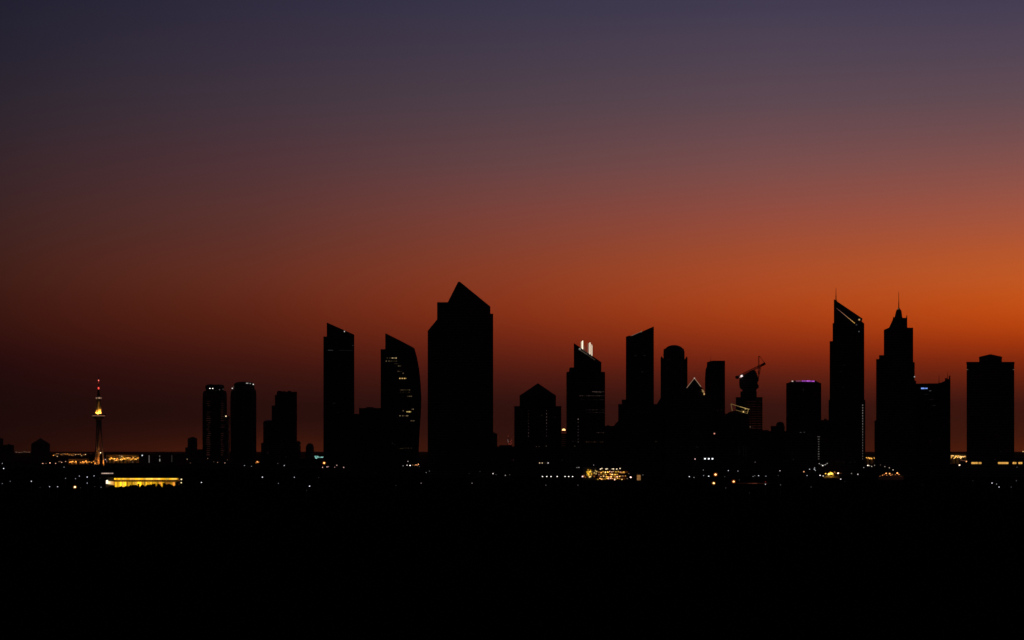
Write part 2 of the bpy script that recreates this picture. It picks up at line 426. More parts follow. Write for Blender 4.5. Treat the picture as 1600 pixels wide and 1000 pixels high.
# twin round-shouldered towers
TWIN = 'pair of twin round-shouldered towers'
b = Building('apartment_tower', 'twin round-shouldered tower with dim reddish balcony rows, nearer the broadcast tower', 'building', 335.5, 4400, TWIN)
b.octa('wall', [(316.5, 354.5, None), (316.5, 354.5, 626), (317.2, 354, 614), (319, 353, 611)], 50, BLUEG)
b.octa('crown', [(321.5, 349.5, 612), (321.5, 349.5, 607.5), (320.8, 350.2, 606.8), (320.8, 350.2, 603), (323.5, 348, 601.3)], 40, BLUEG, y0=5)
b.roofgear('roof_plant', [(326, 332, 600.4, 602, 16, 26), (339, 345, 600.7, 602, 18, 28)])
for px, py, s_, st in ((328, 606.6, 1.6, 2.2), (332.3, 606.4, 1.7, 2.6), (343, 608.8, 1.2, 0.12), (337.4, 611, 1.2, 0.10), (348.5, 608, 1.2, 0.06)):
    b.lit(px, py, s_, s_, WHITE, st, 4.2, 'crown_light')
random.seed(3)
for i in range(26):
    py = 627 + i * 3.35
    k = 0.35 + 0.65 * (i / 25) ** 1.2
    for x0, x1 in ((322, 329.5), (345, 351)):
        if random.random() < 0.16 and i < 18: continue
        w = random.uniform(0.45, 1.0) * (x1 - x0)
        b.lit(random.uniform(x0 + w / 2, x1 - w / 2) if x0 < 330 else x0 + w / 2, py, w, 0.9, (1.0, 0.36, 0.26), 0.026 * k * random.uniform(0.5, 1.5), -0.4, 'balcony_light')
b.lit(353, 650.3, 1.6, 1.7, WARM, 1.6, 5.0, 'balcony_light')
b.block('podium', 314, 358, 718, -12, 54, CONC)

b = Building('apartment_tower', 'twin round-shouldered tower with unlit glass front and lamps on its crown', 'building', 380, 4300, TWIN)
b.octa('wall', [(360, 400.5, None), (360, 400.5, 621), (361, 400.2, 612), (363.5, 399, 608.5)], 50, BLUEG)
b.octa('crown', [(365.8, 397.5, 609), (365.8, 397.5, 600), (369, 394, 597.8)], 42, BLUEG, y0=4)
b.dome('cap', 369, 394, 598, 596.4, 25, ROOF)
for px, py, w, st in ((386.2, 598.8, 3.4, 0.35), (391, 599.2, 1.3, 0.3), (395.8, 600.6, 1.6, 1.0), (363, 606.8, 1.5, 0.9), (365, 604.5, 1, 0.06)):
    b.lit(px, py, w, 1.4, WHITE, st, 3.2, 'crown_light')
mb = MB()
for px in (372, 380.5, 389): mb.box(b.X(px) - 0.5, b.X(px) + 0.5, -0.6, 0.4, 0, b.Z(612))
mb.build('fin', STEEL, b.root)
b.block('podium', 357, 404, 722, -12, 54, CONC)

b = Building('residential_tower', 'faint tower with speckled windows peeping between the twin round towers', 'building', 357, 6000)
b.octa('wall', [(349, 359.3, None), (349, 359.3, 652), (350, 358.5, 650)], 30, CONC)
for i in range(18): b.lit(random.uniform(355.6, 358.3), 656 + i * 3 + random.random(), random.uniform(0.8, 1.6), 1, (1, 0.45, 0.32), 0.014 * random.uniform(0.5, 2.0), -0.4)

b = Building('stepped_tower', 'dark flat-topped tower stepping down three times toward the twin towers', 'building', 440, 3900)
b.block('main_shaft', 432.6, 464, 612.6, 0, 40, BROWNG)
b.block('upper_step', 429.6, 440, 617, 3, 36, BROWNG); b.block('middle_step', 424.6, 436, 633.6, 5, 34, BROWNG)
b.octa('lower_step', [(411.4, 432, None), (411.4, 432, 660), (413.5, 430, 657.5), (416.5, 424.5, 656.4)], 28, BROWNG, y0=7)
b.block('podium', 408, 466, 692, -6, 46, STONE)
b.roofgear('parapet', [(433.4, 440.5, 610.8, 613, 3, 16), (441.5, 446.5, 611.2, 613, 3, 18), (449, 455.5, 610.8, 613, 4, 20), (458, 463.4, 612, 613, 4, 20)])
b.lit(434, 724.2, 1.4, 1.3, WHITE, 0.05, -6.4); b.lit(418, 707.5, 1.6, 1.2, AMBER, 0.02, -6.4); b.lit(447, 714, 1.6, 1.2, WHITE, 0.006, -6.4)

b = Building('office_block', 'narrow hazy block with two dim windows tucked behind the stepped tower', 'building', 463, 4600)
b.block('wall', 452, 469.8, 690.5, 0, 26, CONC); b.roofgear('stair_head', [(464.5, 468, 689, 691, 4, 12)])
for px, py, st in ((465.6, 693.2, 0.02), (468.6, 695.5, 0.025), (466.5, 701, 0.01)): b.lit(px, py, 1.4, 1.2, WARM, st)

b = Building('bullet_block', 'small rounded dark block above the teal rooftop sign', 'building', 484, 4200)
b.octa('wall', [(477.8, 490.6, None), (477.8, 490.6, 699), (479.6, 489, 694.5), (482, 486.5, 692.8)], 22, CONC)
b.block('podium', 470, 507, 715.6, -14, 30, CONC)
mb = MB()   # the sign: a round device, a dash and a block of lettering too small to read
def sgn(mb, px, py, w, h):
    x = b.X(px, -14); z = b.Z(py, px, -14); mb.box(x - w * b.m / 2, x + w * b.m / 2, -14.3, -13.9, z - h * b.m / 2, z + h * b.m / 2)
for a in ((492.4, 713.2, 1.3, 1.8), (493.3, 715.2, 1.2, 2.0), (494.3, 716.4, 1.4, 1.0), (495.4, 714.8, 1.0, 2.2), (496.6, 713.2, 1.3, 1.6), (494.5, 712.9, 1.4, 0.7), (498.2, 714.4, 1.6, 1.3), (501.4, 714.5, 1.0, 1.7), (502.6, 714.2, 0.9, 1.4), (503.7, 714.6, 0.9, 1.7), (504.7, 714.2, 0.8, 1.2)): sgn(mb, *a)
mb.build('rooftop_sign', glow((0.42, 1.0, 0.86), 0.75), b.root)

# slant-topped glass towers
b = Building('slant_topped_tower', 'tall plain slant-topped glass tower with one white roof lamp, rising over open ground', 'building', 530, 2950)
b.prism('shaft', [(510.6, None), (553.6, None), (553.6, 523), (510.6, 504)], 0, 38, BLUEG)
b.block('side_core', 505.4, 511.4, 525.8, 3, 32, BLUEG)
b.lit(538.2, 517.9, 1.3, 1.3, WHITE, 0.8, -0.3, 'roof_lamp')
b.lit(516.4, 547.2, 8, 0.9, COOL, 0.030, -0.3); b.lit(540, 547.4, 22, 0.8, COOL, 0.006, -0.3); b.lit(551.4, 539.8, 1.3, 1.3, COOL, 0.03, -0.3)
b.lit(522, 630, 5, 0.9, COOL, 0.006); b.lit(528, 644, 4, 0.8, WARM, 0.004)
mb = MB(); mb.bar(b.P(511, 504.4, 0.8), b.P(553.2, 523.1, 0.8), 0.35); mb.build('roof_rail', STEEL, b.root)

b = Building('office_slab', 'broad unlit flat-roofed slab hiding the foot of the curved tower', 'building', 585, 2800)
b.block('main_slab', 561, 624, 637.6, 0, 42, BROWNG); b.block('lower_slab', 545, 563, 648, 4, 36, BROWNG)
b.roofgear('roof_plant', [(572, 584, 636.2, 638, 10, 24), (598, 612, 636.6, 638, 8, 22)])
b.block('parapet_block', 552, 560, 646.6, 10, 20, BROWNG, bot=650)
b.lit(613, 692.6, 1.4, 1.4, COOL, 0.012); b.lit(616.2, 694, 1.1, 1.4, COOL, 0.01); b.lit(587, 739, 1, 1, WARM, 0.01)

b = Building('curved_tower', 'curved sail-shaped tower with scattered rows of yellow lit windows', 'building', 628, 3100)
right = [(653.2, None), (654.4, 700), (656, 670), (657.6, 646), (658.4, 622), (657.3, 600), (655, 577), (651.2, 557), (647.5, 544)]
zr = []
for px, py in right: zr.append((b.X(px), -0.4 if py is None else b.Z(py, px)))
mb = MB(); L0 = b.X(602); zl = b.Z(520.6, 602); NT = 10
def yb(t): return -7.5 * math.sin(math.pi * t) ** 0.8
rings = []
for j, (xr, z) in enumerate(zr):
    w = (z + 0.4) / (zr[-1][1] + 0.4)
    ring = []
    for i in range(NT + 1):
        t = i / NT
        ring.append((L0 + (xr - L0) * t, yb(t), -0.4 + w * ((zl * (1 - t) + zr[-1][1] * t) + 0.4)))
    z2 = ring[-1][2]
    ring += [(xr, 34, z2), (L0, 34, ring[0][2])]
    rings.append(ring)
mb.loft(rings).build('glass_shell', BLUEG, b.root)
b.block('side_core', 594.8, 603.4, 545.6, 3, 30, BLUEG)
xr_full = b.X(657)
def row(py, x0, x1, st, n, fill=0.85, rgb=(1.0, 0.72, 0.36), h=1.5):
    w = (x1 - x0) / n
    for i in range(n):
        if random.random() > fill: continue
        px = x0 + w * (i + 0.5)
        t = min(max((b.X(px) - L0) / (xr_full - L0), 0.02), 0.98)
        b.lit(px, py, w * 0.78, h, rgb, st * random.uniform(0.3, 1.6), yb(t) - 0.7, th=0.6)
random.seed(11)
row(559.4, 604, 612, 0.035, 4); row(559.4, 612, 620, 0.42, 4, 1); row(564.2, 602.5, 613, 0.07, 5); row(564.2, 613, 621, 0.018, 3)
row(568.2, 616, 623, 0.012, 3); row(571.8, 618, 627, 0.075, 5); row(580.2, 621, 627.5, 0.06, 4); row(583.2, 629, 631, 0.06, 1, 1)
row(591.2, 623.8, 635, 0.55, 6, 1, (1.0, 0.62, 0.2)); row(609.2, 624.5, 641, 0.04, 8); row(612.8, 625, 641, 0.016, 8)
row(619.2, 636, 644, 0.07, 3); row(643.4, 635, 642.5, 0.62, 4, 1, (1.0, 0.72, 0.22)); row(641.8, 629, 631, 0.08, 1, 1); row(639.4, 643, 646.5, 0.12, 2)
row(649.6, 624, 638, 0.12, 7); row(657.4, 641, 647.5, 0.07, 4); row(700.8, 624.5, 630, 0.025, 3, 1); row(700.2, 630, 644, 0.012, 6)

b = Building('gabled_tower', 'massive black tower, tallest of all, with a lopsided gable top', 'building', 719, 2720)
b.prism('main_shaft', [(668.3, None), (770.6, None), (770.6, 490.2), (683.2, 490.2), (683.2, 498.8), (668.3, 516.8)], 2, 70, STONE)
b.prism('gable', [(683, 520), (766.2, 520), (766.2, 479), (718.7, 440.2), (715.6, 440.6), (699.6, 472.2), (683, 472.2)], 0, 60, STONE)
mb = MB()
for px in range(690, 766, 6): mb.box(b.X(px) - 0.35, b.X(px) + 0.35, 1.3, 2.3, 20, b.Z(525))
mb.build('pilasters', STEEL, b.root)
b.block('entrance_block', 684, 752, 728, -8, 20, STONE)

b = Building('slim_block', 'slim hazy block half hidden behind the massive gabled tower', 'building', 772, 5200)
b.block('wall', 764, 777, 677.5, 0, 26, CONC); b.roofgear('stair_head', [(770.5, 774, 675.8, 678, 4, 12)])
b = Building('low_terrace', 'low dark terrace filling the gap beside the massive gabled tower', 'building', 790, 3600)
b.block('wall', 768, 808, 697.6, 0, 40, CONC); b.block('upper_storey', 780, 800, 695.6, 8, 34, CONC)
b = Building('radio_mast', 'far lattice radio mast dotted with red lights over the low terrace', 'mast', 795, 5400)
mb = MB(); m_ = b.m
foot = [(-5 * m_, -5 * m_), (5 * m_, -5 * m_), (5 * m_, 5 * m_), (-5 * m_, 5 * m_)]; zt = b.Z(679.5)
for x, y in foot: mb.bar((x, y, 0), (x * 0.05, y * 0.05, zt), 0.35, 0.2)
for k in range(9):
    z = zt * k / 9; q = 1 - 0.95 * k / 9; z2 = zt * (k + 1) / 9; q2 = 1 - 0.95 * (k + 1) / 9
    for i in range(4):
        a = foot[i]; c = foot[(i + 1) % 4]
        mb.bar((a[0] * q, a[1] * q, z), (c[0] * q2, c[1] * q2, z2), 0.18)
mb.build('lattice', STEEL, b.root)
for px, py in ((794.4, 681.5), (793.6, 687.6), (794, 690.4), (797.5, 690), (799, 692.6), (797, 694), (795, 693.2), (799.2, 688)):
    b.lit(px, py, 1.0, 1.2, (1.0, 0.16, 0.10) if px > 794.2 else PINK, 0.28, -9.5, 'aircraft_light')

b = Building('pyramid_topped_tower', 'square-shouldered dark tower with pyramid top and two dotted window columns', 'building', 840, 2950)
b.block('main_shaft', 803.6, 877, 634.6, 0, 60, STONE); b.block('upper_shaft', 812, 868.6, 618.4, 3, 56, STONE)
b.hip('roof', 811.4, 869.2, 618.4, 840.5, 598.8, 2.5, 57, ROOF)
for i in range(9):
    b.lit(825.8, 641.5 + i * 5.0, 1.2, 1.5, (1.0, 0.6, 0.5), (0.008, 0.008, 0.01, 0.012, 0.018, 0.022, 0.018, 0.045, 0.03)[i])
    b.lit(854.0, 641.5 + i * 4.95, 1.3, 1.6, (1.0, 0.68, 0.6), (0.02, 0.045, 0.05, 0.05, 0.05, 0.02, 0.03, 0.012, 0.02)[i])
for px, py, st in ((838, 697.8, 0.03), (842.4, 697.8, 0.025), (853.6, 697, 0.05), (846.5, 649.2, 0.014), (867, 652, 0.008)): b.lit(px, py, 1.4, 1.2, WARM, st)
b.block('podium', 800, 882, 719, -20, 64, STONE)
for px, w in ((843.2, 1.5), (847.2, 1.4), (851.5, 0.8), (856.4, 1.6)): b.lit(px, 723.4, w, 1.5, WARM if w < 1.6 else WHITE, 0.75 if w > 1 else 0.04, -20.4)

b = Building('parking_deck', 'low striped parking deck wedged behind the pyramid-topped tower', 'building', 881, 3300)
b.block('wall', 870, 892, 677.5, 0, 40, CONC, ledge=(6, 66, 3.4, 0.5, 0.8))
for i, py in enumerate((681, 684, 687, 690, 693, 696.5)): b.lit(880.6, py, 7.0, 0.7, (1, 0.35, 0.2), 0.010, -0.9, 'deck_light')
mb = MB(); mb.box(b.X(878.2), b.X(883.6), -1.1, -0.6, b.Z(672.6), b.Z(671.2)); mb.box(b.X(879.2), b.X(882.6), -1.1, -0.7, b.Z(671.3), b.Z(670)); mb.build('deck_lamp', glow((1.0, 0.55, 0.2), 2.6), b.root)

b = Building('finned_tower', 'banded tower whose slanting top carries bright white upright fins', 'building', 915, 2900)
b.block('main_shaft', 885.2, 945.2, 581, 0, 48, BROWNG, ledge=(30, 153, 4.1, 0.55, 0.9))
b.prism('slanting_top', [(896.6, 590), (939.6, 590), (939.6, 566), (896.6, 536)], 4, 42, BROWNG)
b.prism('corner_block', [(889, 584), (899, 584), (899, 574.2), (891, 574.2), (889.5, 575.8)], 7, 30, BROWNG)
for x0, x1, t0, t1, bt, fs in ((907.9, 909.2, 534.2, 533, 547, 0.8), (909.7, 911.1, 532.6, 532.2, 548, 1.5), (913.2, 913.9, 540.5, 541, 549, 0.10), (915.4, 916.0, 541, 541.4, 551, 0.05), (918.9, 919.8, 536.6, 536, 553, 0.4), (921.2, 922.5, 535.2, 535.4, 555, 1.4), (924.2, 925.4, 537.2, 540.5, 556.5, 1.1)):
    q = [(b.X(px, 20), b.Z(py, px, 20)) for px, py in ((x0, bt), (x1, bt), (x1, t1), (x0, t0))]
    MB().extrude(q, 19.2, 20.2).build('roof_fin', glow((1.0, 0.88, 0.66), fs), b.root)
b.strip((904, 545.5), (917, 553.6), 0.55, (1.0, 0.80, 0.60), 0.08, 3.4); b.strip((917, 553.6), (929.5, 562.6), 0.45, (1.0, 0.80, 0.60), 0.04, 3.4); b.strip((905.5, 543.2), (926, 557.2), 0.3, (1.0, 0.86, 0.72), 0.05, 3.4)
b.lit(905.8, 545.4, 2.8, 2.4, WHITE, 0.25, 3.2, 'roof_lamp')
random.seed(5)
def erow(py, x0, x1, n, st, fill=1.0, rgb=(1.0, 0.66, 0.55)):
    w = (x1 - x0) / n
    for i in range(n):
        if random.random() < fill: b.lit(x0 + w * (i + 0.5), py, w * 0.75, 1.0, rgb, st * random.uniform(0.3, 1.7), -0.75)
erow(612.0, 925, 944, 7, 0.040); erow(613.4, 930, 943, 4, 0.02, 0.6); erow(618.4, 905, 945, 12, 0.022); erow(624.6, 905, 945, 4, 0.005)
erow(640.4, 914, 945, 6, 0.008); erow(644.4, 914, 945, 6, 0.008); erow(676, 931, 944, 5, 0.02); erow(690.6, 912, 943, 10, 0.020, 0.9, (1.0, 0.5, 0.25)); erow(689.4, 893, 905, 3, 0.008)
for py, st in ((655, 0.16), (660, 0.03), (666, 0.03), (671, 0.025), (675.6, 0.03), (680.4, 0.025), (686, 0.02), (690.5, 0.04)): b.lit(903.4, py, 1.3, 1.5, (1.0, 0.75, 0.68), st, -0.75)
b.lit(898, 697, 2.2, 1, WARM, 0.03, -0.75); b.lit(920, 713, 3, 1, WARM, 0.012, -0.75)
b.block('podium', 880, 950, 700, -3, 52, STONE)

b = Building('dark_terrace', 'low black terrace between the finned tower and the wedge-topped tower', 'building', 955, 3150)
b.block('wall', 938, 968, 665.6, 0, 40, STONE); b.prism('stair_wing', [(958, None), (972, None), (972, 652), (966, 658), (962, 661.5), (959.5, 665)], 3, 34, STONE)
b.roofgear('roof_plant', [(948, 952, 664.4, 666, 8, 16)])
b.lit(962, 722.5, 1.4, 1, WARM, 0.01); b.lit(969, 722, 2, 1, WARM, 0.012)

b = Building('wedge_topped_tower', 'dark wedge-topped tower whose roof climbs toward the domed tower', 'building', 1000, 2900)
b.prism('shaft', [(978, None), (1021.6, None), (1021.6, 510), (986, 525.4), (985, 524), (978, 526)], 0, 44, BLUEG)
b.block('podium', 966, 1026, 631.4, -4, 50, STONE); b.block('podium_step', 971.6, 985, 624.4, 2, 40, STONE, bot=634)
b.prism('side_gable', [(1020, None), (1033.5, None), (1033.5, 626), (1032, 622), (1030.4, 624.6), (1023, 637), (1020, 641)], 4, 30, STONE)
b.strip((986, 525), (1002, 518.2), 0.4, (1.0, 0.8, 0.68), 0.10, -0.3, 'roof_edge_light'); b.lit(1002, 518.2, 1.4, 2.4, WARM, 0.18, -0.4, 'roof_lamp')
for px, py in ((993, 556), (1007, 555.5), (1003.5, 581)): b.lit(px, py, 3.5, 0.9, COOL, 0.008)

b = Building('domed_tower', 'ribbed tower with rounded dome top flanked by pointed side fins', 'building', 1053, 2980)
b.octa('shaft', [(1036.8, 1069.6, None), (1036.8, 1069.6, 550), (1038, 1068.4, 547.2)], 44, BLUEG, 0.2); b.dome('dome', 1039, 1067.4, 547, 539.2, 22, ROOF)
b.octa('dome_ring', [(1038, 1068.4, 547.6), (1038, 1068.4, 545.4)], 40, STEEL, 0.2, y0=2)
for x0, x1, x2, pk in ((1032.2, 1037.4, 1033.4, 556.5), (1069, 1074.2, 1073.2, 556.5)):
    b.prism('side_fin', [(x0, None), (x1, None), (x1, 561 if x0 < 1040 else 563), (x2, pk), (x0, 561) if x0 > 1040 else (x0, 559)] if x0 < 1040 else [(x0, None), (x1, None), (x1, 559), (x2, pk), (x0, 563)], 8, 36, BLUEG)
b.prism('roof_spike', [(1036.4, 556), (1038.6, 556), (1038.6, 547), (1037, 544.8)], 14, 22, STEEL)
mb = MB()
for px in range(1040, 1069, 4): mb.box(b.X(px) - 0.4, b.X(px) + 0.4, -0.9, 0.4, 10, b.Z(549))
mb.build('rib', STEEL, b.root)
b.lit(1047, 546.8, 7, 0.9, WARM, 0.010, 2.4); b.lit(1060, 547, 5, 0.9, WARM, 0.006, 2.4); b.lit(1045, 562, 4, 0.8, WARM, 0.008, -1.2)

b = Building('pyramid_lit_tower', 'stepped dark block topped by a glass pyramid outlined in pale light', 'building', 1086, 2850)
b.block('main_block', 1040, 1113.6, 625, 4, 60, STONE); b.block('upper_block', 1068, 1099.6, 607.6, 10, 44, STONE); b.block('shoulder', 1052, 1108, 617.5, 8, 50, STONE, bot=630)
b.hip('glass_pyramid', 1071.6, 1098, 607.8, 1085, 591, 12, 42, BLUEG)
y_ = 12; ym = 27
a = b.P(1085, 591, ym); l = (b.X(1072, 11.6), 11.6, b.Z(605.4)); r_ = (b.X(1095.4, 11.6), 11.6, b.Z(602.4))
L_ = (b.X(1071.8, y_), y_, b.Z(607.4)); R_ = (b.X(1097.8, y_), y_, b.Z(607.4)); ap = Vector(a)
MB().bar(ap + Vector((0, -0.5, 0.3)), Vector(L_) * 0.9 + ap * 0.1 + Vector((0, -0.5, 0.3)), 0.42).build('edge_light', glow((1.0, 0.62, 0.40), 0.24), b.root)
MB().bar(ap + Vector((0, -0.5, 0.3)), Vector(R_) * 0.8 + ap * 0.2 + Vector((0, -0.5, 0.3)), 0.42).build('edge_light', glow((1.0, 0.62, 0.40), 0.30), b.root)
MB().ball((a[0], a[1] - 0.6, a[2]), 0.9).build('apex_light', glow((1, 0.7, 0.65), 0.7), b.root)
for px, py, w, h, st in ((1098.3, 611, 2.4, 3.6, 0.28), (1100.2, 615.6, 1.6, 2.6, 0.7), (1097, 609, 1.4, 1.4, 0.2), (1099.8, 612.6, 1.2, 1.4, 0.5)): b.lit(px, py, w, h, (1.0, 0.62, 0.24), st, 3.4 if py > 618 else 7.4, 'terrace_light')
b.lit(1088, 698, 2, 1, COOL, 0.006, 3.6); b.lit(1090, 699, 2, 1, COOL, 0.006, 3.6); b.lit(1025, 690, 2.4, 1.4, WARM, 0.012, 3.6)
b.lit(1086, 717.2, 1.5, 1.6, PINK, 0.8, 3.6)
for px in (1101.6, 1107.5, 1113.2): b.lit(px, 716.8, 2.2, 1.7, COOL, 2.2, 3.6)

b = Building('plain_tower', 'tall flat-topped hazy tower with bowed shoulder beside the lit pyramid', 'building', 1117, 3400)
b.prism('shaft', [(1104.6, None), (1132.8, None), (1132.8, 563.6), (1113, 563.6), (1104.6, 566)], 0, 44, BROWNG)
b.prism('bowed_side', [(1101.6, None), (1108, None), (1108, 570), (1104.8, 572), (1102.6, 577), (1101.6, 590)], 4, 38, BROWNG)
b.mast(1110, 554.5, 564.4, 0.32, 18)
b.lit(1127.4, 640.5, 1.3, 1.2, PINK, 0.04); b.lit(1122, 641, 1, 1, PINK, 0.012)
mb = MB()
for px in (1112, 1119.5, 1127): mb.box(b.X(px) - 0.6, b.X(px) + 0.6, -0.7, 0.4, 10, b.Z(567))
mb.build('fin', STEEL, b.root)

b = Building('unfinished_tower', 'striped concrete tower under construction with a bulky drum on top', 'building', 1171, 3200)
b.block('core', 1150.6, 1164, 621.5, 3, 43, CONC)
mb = MB(); z = 20.0; zt_ = b.Z(621)
while z < zt_:
    mb.box(b.X(1149.6), b.X(1191.4), 0, 46, z, z + 2.8); z += 4.0
mb.build('floor_slabs', CONC, b.root)
mb = MB()
for px in (1166, 1174.4, 1182.6, 1190):
    for y_ in (2, 22, 42): mb.box(b.X(px) - 0.5, b.X(px) + 0.5, y_, y_ + 1.2, 0, zt_ - 0.5)
mb.build('columns', CONC, b.root)
b.block('parapet', 1149.8, 1191.2, 620.6, 0.4, 45.6, CONC, bot=623); b.block('upper_floors', 1157, 1182.4, 611.5, 4, 38, CONC, bot=625)
dr = [(1160, 613), (1181.5, 613), (1182, 607.5), (1185.4, 605.4), (1185.4, 601.5), (1183.6, 600), (1184.4, 592), (1182.6, 584), (1180.4, 579.2), (1177, 577.8), (1172, 579.8), (1166, 583.4), (1160.4, 586.6), (1155.6, 589.6), (1155, 594), (1155.2, 603.5), (1157.5, 607.4), (1160, 608.6)]
b.prism('roof_drum', dr, 6, 34, CONC)
b.lit(1193.2, 673.6, 4, 1, WARM, 0.05, -1); b.lit(1172.4, 667, 1.5, 1.5, WARM, 0.10, -1); b.lit(1176, 667.4, 1, 1, WARM, 0.02, -1)
b.block('podium', 1140, 1200, 672, -3, 60, STONE)
BT = b

b = Building('tower_crane', 'luffing crane perched on the drum of the unfinished tower', 'crane', 1172, 3196)
b.root.location.z = BT.Z(600); dz = b.root.location.z
def bp(px, py, y=2.0):
    p = b.P(px, py, y); return (p[0], p[1], p[2] - dz)
def lattice(name, a, c, w, n, r=0.22):
    a = Vector(a); c = Vector(c); d = (c - a).normalized(); u = Vector((0, 1, 0)); v = d.cross(u).normalized(); mb = MB()
    cor = [(u * w + v * w), (u * w - v * w), (-u * w - v * w), (-u * w + v * w)]
    for k in cor: mb.bar(a + k, c + k, r)
    for i in range(n):
        p = a.lerp(c, i / n); q = a.lerp(c, (i + 1) / n)
        for j in range(4): mb.bar(p + cor[j], q + cor[(j + 1) % 4], r * 0.7)
    return mb.build(name, STEEL, b.root)
lattice('boom', bp(1152, 589.5, -2), bp(1195.6, 568, -2), 1.5, 16, 0.5)
mb = MB(); mb.extrude([(bp(x, y)[0], bp(x, y)[2]) for x, y in ((1189, 572.4), (1195.8, 569), (1196, 567), (1194, 566.4), (1188.4, 570))], -3.2, -0.8); mb.build('boom_tip', STEEL, b.root)
mb = MB(); mb.extrude([(bp(x, y)[0], bp(x, y)[2]) for x, y in ((1148.8, 589), (1150, 587.2), (1154, 588), (1156, 590), (1152.5, 592.4), (1149.4, 591.4))], -4, 0); mb.build('counterweight', ROOF, b.root)
mb = MB(); mb.bar(bp(1184.6, 584, -2), bp(1185, 556.2, -2), 0.55, 0.42).bar(bp(1186.2, 584, 0), bp(1186.2, 556.4, 0), 0.42).bar(bp(1185, 556.3, -2), bp(1188, 557.6, -2), 0.42); mb.build('mast', STEEL, b.root)
MB().bar(bp(1187, 556.6, -2), bp(1194.6, 567, -2), 0.4).build('stay_cable', STEEL, b.root)
lattice('strut', bp(1188.6, 571, -2), bp(1183.4, 596, -2), 1.0, 8, 0.32)
MB().box(bp(1182.6, 0)[0], bp(1185.4, 0)[0], -3, 3, bp(0, 601)[2], bp(0, 595)[2]).build('machine_house', STEEL, b.root)
MB().bar(bp(1157.2, 588.4, -4.5), bp(1160.2, 586.8, -4.5), 1.5, 1.7, 10).build('work_lamp', glow((1.0, 0.80, 0.76), 1.3), b.root, True)
MB().ball(bp(1156.4, 589.6, -4.5), 1.2, 0.8).build('work_lamp', glow((1.0, 0.5, 0.45), 0.35), b.root, True)

b = Building('frame_lit_block', 'dark block crowned by a slanting roof frame outlined in yellow light', 'building', 1152, 2900)
b.block('wall', 1133, 1171, 646.4, 0, 44, STONE); b.prism('roof_house', [(1137, 650), (1166, 650), (1166, 646), (1160, 643), (1148, 641.6), (1141, 643.5), (1137, 645)], 5, 30, STONE)
fr = (1.0, 0.66, 0.22)
for p, q, r0, st in (((1142, 631), (1156, 635.4), 0.42, 0.20), ((1156, 635.4), (1170.6, 639.6), 0.6, 0.38), ((1142.2, 631), (1144.2, 642), 0.42, 0.16), ((1169.4, 639.8), (1167.4, 646.4), 0.5, 0.25), ((1150, 640.6), (1167.4, 646), 0.42, 0.14), ((1158, 640.4), (1167, 643.2), 0.35, 0.12), ((1167, 639.4), (1172, 639), 0.3, 0.10)):
    b.strip(p, q, r0, fr, st, 3, 'frame_light')
b.lit(1161.6, 643.6, 1.8, 1.6, fr, 1.3, 2.6, 'roof_lamp'); b.lit(1164.8, 639, 2.2, 1.2, fr, 0.5, 2.6, 'roof_lamp')
for px in (1154.4, 1156, 1162, 1165.5): b.lit(px, 705, 0.9, 16 if px != 1156 else 7, COOL, 0.0022, -0.4, 'stair_light')
b.block('lower_wing', 1112, 1140, 655, 6, 46, STONE); b.block('annex', 1122, 1136, 650, 9, 40, STONE)
b.lit(1116.2, 677.4, 1.9, 1.9, (1.0, 0.42, 0.30), 0.8, 5.6, 'wall_lamp')

b = Building('domed_low_block', 'low black block with a small dome before the purple-crowned tower', 'building', 1212, 2950)
b.block('wall', 1193, 1232, 673.6, 0, 46, STONE); b.block('upper_storey', 1204.4, 1226, 665.6, 4, 40, STONE); b.octa('drum', [(1212.6, 1225.4, 668), (1212.6, 1225.4, 663)], 24, STONE, y0=8)
b.dome('dome', 1213, 1225, 663.2, 659, 20, ROOF); b.roofgear('roof_plant', [(1197, 1201, 672, 674, 6, 16)])

b = Building('purple_crowned_tower', 'broad dark tower with a strip of purple light along its roof', 'building', 1255, 2900)
b.octa('shaft', [(1228.6, 1283, None), (1228.6, 1283, 599.2)], 50, BROWNG, 0.16); b.octa('crown', [(1229.5, 1282, 599.4), (1236.4, 1276, 596.2), (1237, 1275, 595.2)], 44, BROWNG, 0.2, y0=3)
x_ = 1243.4
random.seed(21)
while x_ < 1271.5:
    w = random.uniform(1.3, 2.6); k = 0.25 if x_ < 1252 else 1.0
    b.lit(x_ + w / 2, 595.3 + (0.3 if x_ > 1266 else 0), w * 0.86, 1.7, (0.72, 0.14, 1.0) if x_ > 1251 else (0.9, 0.25, 0.5), k * random.uniform(0.35, 1.1), 2.2, 'crown_light', th=0.5); x_ += w
b.lit(1238.2, 595.6, 2.4, 1.5, (1.0, 0.75, 0.68), 0.7, 2.2, 'crown_light')
b.lit(1251, 675.6, 2.6, 1.3, COOL, 0.03); b.lit(1256.8, 675.4, 1.8, 1.3, COOL, 0.03); b.lit(1255, 609, 1.1, 4, WARM, 0.008); b.lit(1254, 651.5, 3, 1, WARM, 0.004)
b.block('podium', 1222, 1286, 676.8, -2, 56, STONE)
for i in range(10): b.lit(1279.2, 682.4 + i * 3.85, 4.0 if i == 0 else random.uniform(1.6, 2.6), 1.1, WHITE, 0.09 * random.uniform(0.6, 1.3), -2.4, 'stair_light')
for px, py, w, st in ((1238, 707.5, 1, .004), (1239.4, 718, 1.6, .006)): b.lit(px, py, w, 2.4, COOL, st, -2.4)

b = Building('shop_block', 'narrow low block with roof aerials squeezed beside the purple-crowned tower', 'building', 1290, 3100)
b.block('wall', 1279, 1298, 656.4, 0, 30, CONC); b.mast(1289.2, 648, 656.6, 0.3, 12); b.mast(1292.2, 651.8, 656.6, 0.3, 14); b.roofgear('roof_plant', [(1287.4, 1291.4, 654.6, 657, 6, 14)])

